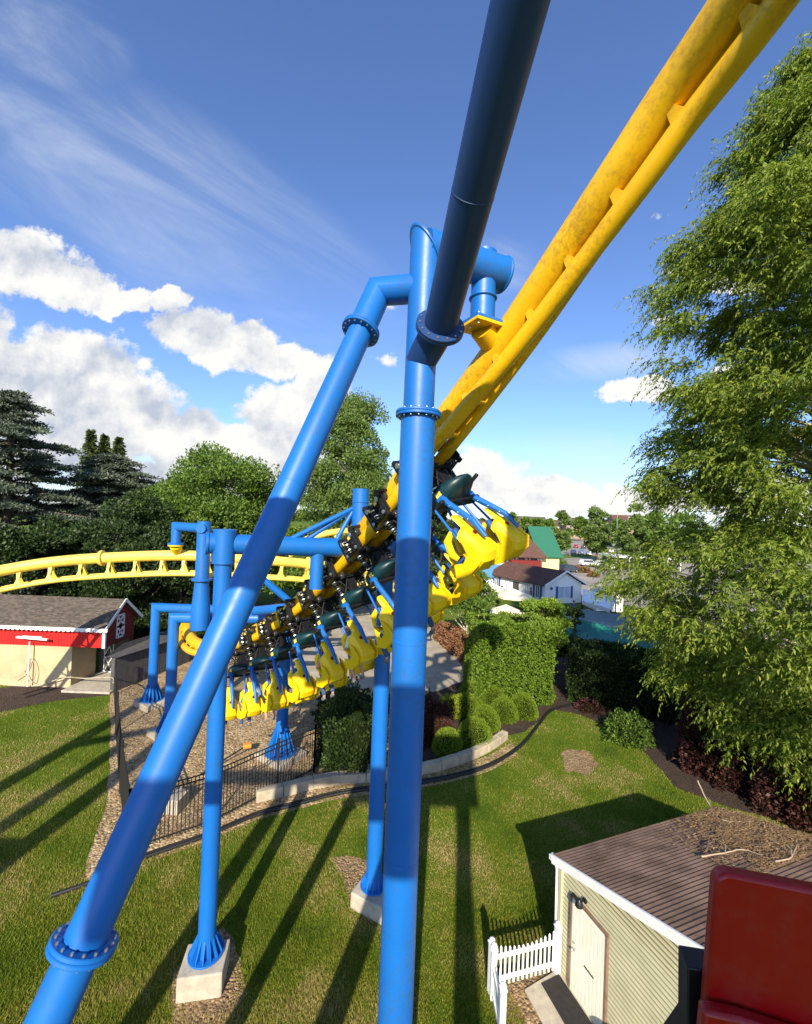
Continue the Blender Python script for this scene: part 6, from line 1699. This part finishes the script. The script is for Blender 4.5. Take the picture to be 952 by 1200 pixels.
CARS = [(690, 664, 'car_white', 'suv', 0.2, 'white van-like car at the left of the nearest parked row'), (703, 665, 'car_white', 'pickup', 0.15, 'white pickup in the middle of the nearest parked row'), (716, 668, 'car_white', 'sedan', 0.1, 'low white car at the right of the nearest parked row'),
 (667, 671, 'car_dark', 'suv', 0.5, 'dark car beside the brown bushes behind the white shop'),
 (672, 649, 'car_silver', 'sedan', 1.2, 'silver car left in the middle parked row, below the left slim tree'), (681, 650, 'car_white', 'suv', 1.2, 'white car in the middle parked row between the two slim trees'), (690, 651, 'car_white', 'sedan', 1.2, 'low white car close to the right slim tree'),
 (684, 643, 'car_dark', 'suv', 1.25, 'dark car in the row behind, between the two slim trees'), (693, 643, 'car_blue', 'sedan', 1.25, 'blue car in the row behind, near the right slim tree'), (675, 642, 'car_red', 'sedan', 1.25, 'dark red car in the row behind the silver one'),
 (716, 649, 'car_silver', 'suv', 1.2, 'silver car right of the right slim tree'), (725, 650, 'car_dark', 'sedan', 1.2, 'dark car left of the long white roof'), (712, 637, 'car_white', 'suv', 1.3, 'small white car far away right of the right slim tree'), (688, 635, 'car_white', 'suv', 1.3, 'farthest white car, high between the two slim trees'), (668, 636, 'car_silver', 'sedan', 1.3, 'farthest silver car, at the far edge by the left slim tree')]
for px, py, col, kd, rz, lab in CARS:
    c = make_vehicle(col, kd); g = G(px, py); c.location = (g.x, g.y, 0.03); c.rotation_euler = (0, 0, rz); c['label'] = lab
# islands with grass and brown bushes in the car park
sheet('verge', gp([(640, 655), (668, 654), (700, 653), (700, 651), (640, 649)]), 0.06, 'lawn', 0)
sheet('verge', gp([(700, 646.5), (760, 650), (760, 647), (700, 643.5)]), 0.06, 'lawn', 0)
for px, py, s, m_, lab in ((676, 668, 0.9, 'leaf_barberry', 'round rusty brown bush left of the white parked cars'), (684, 671, 1.1, 'leaf_barberry', 'low rusty brown bush right of the other rusty one'), (652, 664, 2.0, 'leaf_mid', 'low green bush beside the cream annex'), (696, 676, 0.8, 'leaf_barberry', 'small rusty bush on the near kerb of the car park')):
    g = G(px, py); bush('car_park_bush', lab, 'bush', (g.x, g.y, 0), s * 1.3, s, s, m_, 1400, 0.3)
# lamp posts
for px, py, pt, lab in ((722, 660, 600, 'tall pale lamp post left of the long white roof'), (668, 652, 606, 'lamp post beside the left slim tree'), (735, 648, 606, 'far lamp post behind the long white roof')):
    g = G(px, py); h = P(px, pt, g.y).z; t = thing('street_lamp', lab, 'lamp post', tuple(g), 'lamp posts in the car park')
    mb = MB().use('steel'); mb.tube([(g.x, g.y, 0), (g.x, g.y, h)], 0.1, 8, radii=[0.13, 0.08]); mb.build('pole', None, t, 30)
    mb = MB().use('white'); mb.box((g.x + 0.6, g.y, h + 0.02), (1.3, 0.4, 0.15)); mb.build('lamp_head', None, t, 0, 0.03)
# town on the horizon
M['brick'] = simple('tan_brick', (0.33, 0.22, 0.15), 0.9, var=0.15, vscale=0.3)
M['tan_far'] = simple('pale_stucco', (0.48, 0.42, 0.34), 0.9, var=0.1, vscale=0.3)
TOWN = [(664, 330, 22, 12, 'tan_far', 'brown_shingle', 'pale building on the horizon between the green roof and left slim tree'), (686, 300, 26, 14, 'brick', 'grey_shingle', 'brick building on the horizon between the two slim trees'), (676, 400, 18, 17, 'tan_far', 'grey_shingle', 'taller pale building on the horizon above the parked cars'),
        (722, 280, 24, 13, 'white', 'grey_shingle', 'white building on the horizon right of the right slim tree'), (748, 260, 26, 17, 'brick', 'brown_shingle', 'reddish brick building on the horizon by the feathery tree'), (641, 360, 22, 13, 'tan_far', 'brown_shingle', 'pale building on the horizon above the green roof'), (766, 330, 20, 18, 'tan_far', 'grey_shingle', 'pale building on the horizon beside the feathery crown'), (700, 420, 30, 16, 'white', 'grey_shingle', 'white building far off behind the right slim tree'), (625, 420, 26, 16, 'brick', 'grey_shingle', 'brick building far off above the swung out seats')]
for px, dp, w_, hh_, wm, rm, lab in TOWN:
    x = P(px, 610, dp).x
    house('town_building', lab, (x - w_ / 2, dp, 0), (w_, 0, 0), (0, 14, 0), hh_ * 0.72, hh_, wm, rm, ridge_along='w', over=0.8, windows=[('f', s, z, 2.0, 1.6, 'glass', None) for s in np.arange(3, w_ - 2, 4.2) for z in (2.0, hh_ * 0.72 - 1.8)], group='buildings along the horizon')

# ------------------------------------------------------------------ people
M['skin'] = simple('skin', (0.50, 0.28, 0.19), 0.55, var=0.08)
M['hair'] = simple('dark_brown_hair', (0.035, 0.018, 0.010), 0.7)
M['hair_blond'] = simple('light_brown_hair', (0.20, 0.12, 0.05), 0.7)
M['shoe'] = simple('grey_shoe', (0.16, 0.15, 0.15), 0.7)
M['denim'] = simple('blue_denim', (0.04, 0.08, 0.18), 0.85)
M['shorts_khaki'] = simple('khaki_cloth', (0.30, 0.24, 0.15), 0.85)
for nme, c in (('shirt_blue', (0.03, 0.11, 0.42)), ('shirt_white', (0.72, 0.72, 0.70)), ('shirt_red', (0.42, 0.03, 0.03)), ('shirt_black', (0.02, 0.02, 0.025)), ('shirt_pink', (0.60, 0.22, 0.25)), ('shirt_green', (0.05, 0.22, 0.09))): M[nme] = simple(nme + '_cloth', c, 0.85)
def skin_mesh(name, joints, edges, radii, mat, parent, sub=2):
    me = bpy.data.meshes.new(name); me.from_pydata([tuple(j) for j in joints], edges, []); me.materials.append(M[mat])
    o = bpy.data.objects.new(name, me); COL.objects.link(o)
    if parent is not None: o.parent = parent
    md = o.modifiers.new('skin', 'SKIN'); md.use_smooth_shade = True
    sk = me.skin_vertices[0].data
    for i, r in enumerate(radii): sk[i].radius = (r, r) if isinstance(r, (int, float)) else r; sk[i].use_root = (i == 0)
    ss_ = o.modifiers.new('sub', 'SUBSURF'); ss_.levels = 1; ss_.render_levels = sub
    return o
def make_person(pose, shirt, legs, hair, label, group, long_hair=False):
    t = thing('person', label, 'person', (0, 0, 0), group, local=True)
    # z up, facing +y.  seated: the origin is the seat surface; standing: the ground
    if pose == 'seated':
        J = {'pel': (0, 0, 0.10), 'sp': (0, -0.04, 0.32), 'ch': (0, -0.05, 0.50), 'nk': (0, -0.03, 0.64), 'hd': (0, 0.0, 0.76), 'top': (0, -0.01, 0.86),
             'hl': (-0.10, 0.02, 0.09), 'kl': (-0.13, 0.44, 0.11), 'al': (-0.13, 0.52, -0.30), 'tl': (-0.13, 0.68, -0.36), 'hr': (0.10, 0.02, 0.09), 'kr': (0.13, 0.44, 0.11), 'ar': (0.13, 0.50, -0.30), 'tr': (0.13, 0.66, -0.37),
             'sl': (-0.18, -0.04, 0.56), 'el': (-0.25, 0.12, 0.36), 'wl': (-0.17, 0.34, 0.42), 'fl': (-0.15, 0.42, 0.45), 'sr': (0.18, -0.04, 0.56), 'er': (0.25, 0.12, 0.36), 'wr': (0.17, 0.34, 0.42), 'fr': (0.15, 0.42, 0.45)}
    else:
        J = {'pel': (0, 0, 0.95), 'sp': (0, 0.01, 1.12), 'ch': (0, 0.0, 1.32), 'nk': (0, 0.01, 1.48), 'hd': (0, 0.03, 1.62), 'top': (0, 0.02, 1.72),
             'hl': (-0.10, 0, 0.90), 'kl': (-0.12, 0.10, 0.50), 'al': (-0.12, 0.06, 0.09), 'tl': (-0.13, 0.22, 0.05), 'hr': (0.10, 0, 0.90), 'kr': (0.11, 0.0, 0.50), 'ar': (0.11, -0.14, 0.10), 'tr': (0.12, 0.0, 0.05),
             'sl': (-0.18, 0, 1.40), 'el': (-0.25, -0.06, 1.14), 'wl': (-0.23, 0.08, 0.92), 'fl': (-0.22, 0.12, 0.83), 'sr': (0.18, 0, 1.40), 'er': (0.25, 0.06, 1.15), 'wr': (0.22, 0.22, 0.98), 'fr': (0.20, 0.28, 0.92)}
    keys = list(J); ix = {k: i for i, k in enumerate(keys)}
    E = [('pel', 'sp'), ('sp', 'ch'), ('ch', 'nk'), ('nk', 'hd'), ('hd', 'top'), ('pel', 'hl'), ('hl', 'kl'), ('kl', 'al'), ('al', 'tl'), ('pel', 'hr'), ('hr', 'kr'), ('kr', 'ar'), ('ar', 'tr'), ('ch', 'sl'), ('sl', 'el'), ('el', 'wl'), ('wl', 'fl'), ('ch', 'sr'), ('sr', 'er'), ('er', 'wr'), ('wr', 'fr')]
    Rd = {'pel': 0.13, 'sp': 0.12, 'ch': 0.14, 'nk': 0.055, 'hd': 0.095, 'top': 0.07, 'hl': 0.085, 'kl': 0.058, 'al': 0.04, 'tl': 0.03, 'hr': 0.085, 'kr': 0.058, 'ar': 0.04, 'tr': 0.03, 'sl': 0.055, 'el': 0.042, 'wl': 0.03, 'fl': 0.03, 'sr': 0.055, 'er': 0.042, 'wr': 0.03, 'fr': 0.03}
    b_ = skin_mesh('body', [J[k] for k in keys], [(ix[a], ix[b]) for a, b in E], [Rd[k] for k in keys], 'skin', t)
    def sub(name, ks, es, grow, mat):
        return skin_mesh(name, [J[k] for k in ks], [(ks.index(a), ks.index(b)) for a, b in es], [Rd[k] + grow for k in ks], mat, t)
    sub('shirt', ['ch', 'sp', 'pel', 'sl', 'sr', 'el', 'er'], [('ch', 'sp'), ('sp', 'pel'), ('ch', 'sl'), ('ch', 'sr'), ('sl', 'el'), ('sr', 'er')], 0.018, shirt)
    sub('trousers', ['pel', 'hl', 'kl', 'hr', 'kr'] + (['al', 'ar'] if legs == 'denim' else []), [('pel', 'hl'), ('hl', 'kl'), ('pel', 'hr'), ('hr', 'kr')] + ([('kl', 'al'), ('kr', 'ar')] if legs == 'denim' else []), 0.02, legs)
    hd = V(J['hd'])
    mb = MB().use(hair); mb.ball(hd + V((0, -0.02, 0.035)), 0.118, 12, 1, 1.05, 1.08)
    if long_hair: mb.ball(hd + V((0, -0.07, -0.10)), 0.09, 10, 1.1, 0.7, 1.6)
    mb.build('hair', None, t, 60)
    mb = MB().use('skin'); mb.ball(hd + V((0, 0.045, -0.015)), 0.085, 12, 0.95, 0.8, 1.15); mb.ball(hd + V((0, 0.118, -0.015)), 0.016, 6, 1, 1.2, 1.5)
    mb.use('hair'); mb.ball(hd + V((-0.032, 0.108, 0.012)), 0.010, 6); mb.ball(hd + V((0.032, 0.108, 0.012)), 0.010, 6); mb.use('dark_red'); mb.ball(hd + V((0, 0.105, -0.058)), 0.014, 6, 1.6, 0.5, 0.4); mb.build('face', None, t, 60)
    for k, a in (('tl', 'al'), ('tr', 'ar')):
        mb = MB().use('shoe'); p, q = V(J[a]), V(J[k]); m_ = p.lerp(q, 0.5); mb.ball(m_ + V((0, 0.02, -0.02)), 0.05, 10, 0.95, 2.4, 1.0); mb.build('shoe', None, t, 60)
    return t
RID = [(0, -1, 'shirt_red', 'denim', 'hair', True, 'rider in the nearer seat of the second car from the rear, dark red shirt', 1), (0, 1, 'shirt_blue', 'denim', 'hair', False, 'rider in a blue shirt on the near seat of the third car from the rear', 2),
       (0, 1, 'shirt_white', 'shorts_khaki', 'hair_blond', True, 'rider in a white shirt in the fourth car from the rear', 3), (0, 1, 'shirt_pink', 'denim', 'hair_blond', True, 'rider in a pink shirt in the middle car of the train', 4), (0, 1, 'shirt_black', 'shorts_khaki', 'hair', False, 'rider in a black shirt in the third car from the front', 6), (0, 1, 'shirt_green', 'denim', 'hair', False, 'rider in a green shirt in the second car from the front', 7), (0, 1, 'shirt_white', 'denim', 'hair', True, 'rider in a white shirt in the leading car of the train', 8)]
for _, sd_, sh_, lg_, hr_, lh_, lab, ci_ in RID:
    p = make_person('seated', sh_, lg_, hr_, lab, 'riders on the coaster train', lh_)
    xs = -0.53
    p.matrix_world = cars[ci_].matrix_world @ Matrix.Translation((xs, 0.02, -A_OFF - 1.40 - (2.35 - 1.42) * 1.02 + 0.0))
WALK = [(588, 702, 0.3, 'shirt_white', 'denim', 'hair', 'person in a white shirt standing by the blue kiosk'), (612, 712, 2.6, 'shirt_black', 'denim', 'hair', 'person in a black shirt walking in front of the white shop'), (622, 704, 1.3, 'shirt_red', 'shorts_khaki', 'hair_blond', 'person in a red shirt near the door of the white shop'), (672, 722, 3.5, 'shirt_blue', 'denim', 'hair', 'person in a blue shirt right of the white shop')]
for px, py, rz, sh_, lg_, hr_, lab in WALK:
    p = make_person('standing', sh_, lg_, hr_, lab, 'people walking on the terrace'); g = G(px, py); p.location = (g.x, g.y, 0.02); p.rotation_euler = (0, 0, rz)

# ------------------------------------------------------------------ coaster structure outside the frame that throws the shadows on lawn and posts
t = thing('coaster_support', 'blue support frame outside the left edge that throws the long shadows on the lawn', 'support frame', (-12.6, 0.0, 0))
for x, y, r, hh_ in ((-12.7, 0.5, 0.36, 12.5), (-16.2, 1.0, 0.34, 13.5), (-14.6, -3.0, 0.3, 12.0)):
    mb = MB().use('blue'); mb.tube([(x, y, 0.3), (x + 0.4, y + 0.2, hh_)], r, 20); mb.build('post', None, t, 30)
for a, b, r in (((-16.2, 1.0, 9.8), (-12.3, 0.5, 11.4), 0.2), ((-16.0, 1.0, 13.4), (-4.0, -0.9, 13.5), 0.36), ((-4.0, -0.9, 13.5), (0.6, -1.0, 13.6), 0.58), ((-12.5, 0.5, 7.0), (-14.6, -3.0, 9.0), 0.2), ((-9.0, -1.4, 10.2), (-3.0, -1.8, 10.6), 0.24), ((-3.2, 1.4, 0.2), (-1.0, 1.3, 7.2), 0.28), ((-6.2, 1.0, 0.2), (-5.6, 0.8, 9.0), 0.27)):
    mb = MB().use('blue'); mb.tube([a, b], r, 20); mb.build('crossbar', None, t, 30)
grass(900000, 5.0, 34.0, 0.055, 0.006)
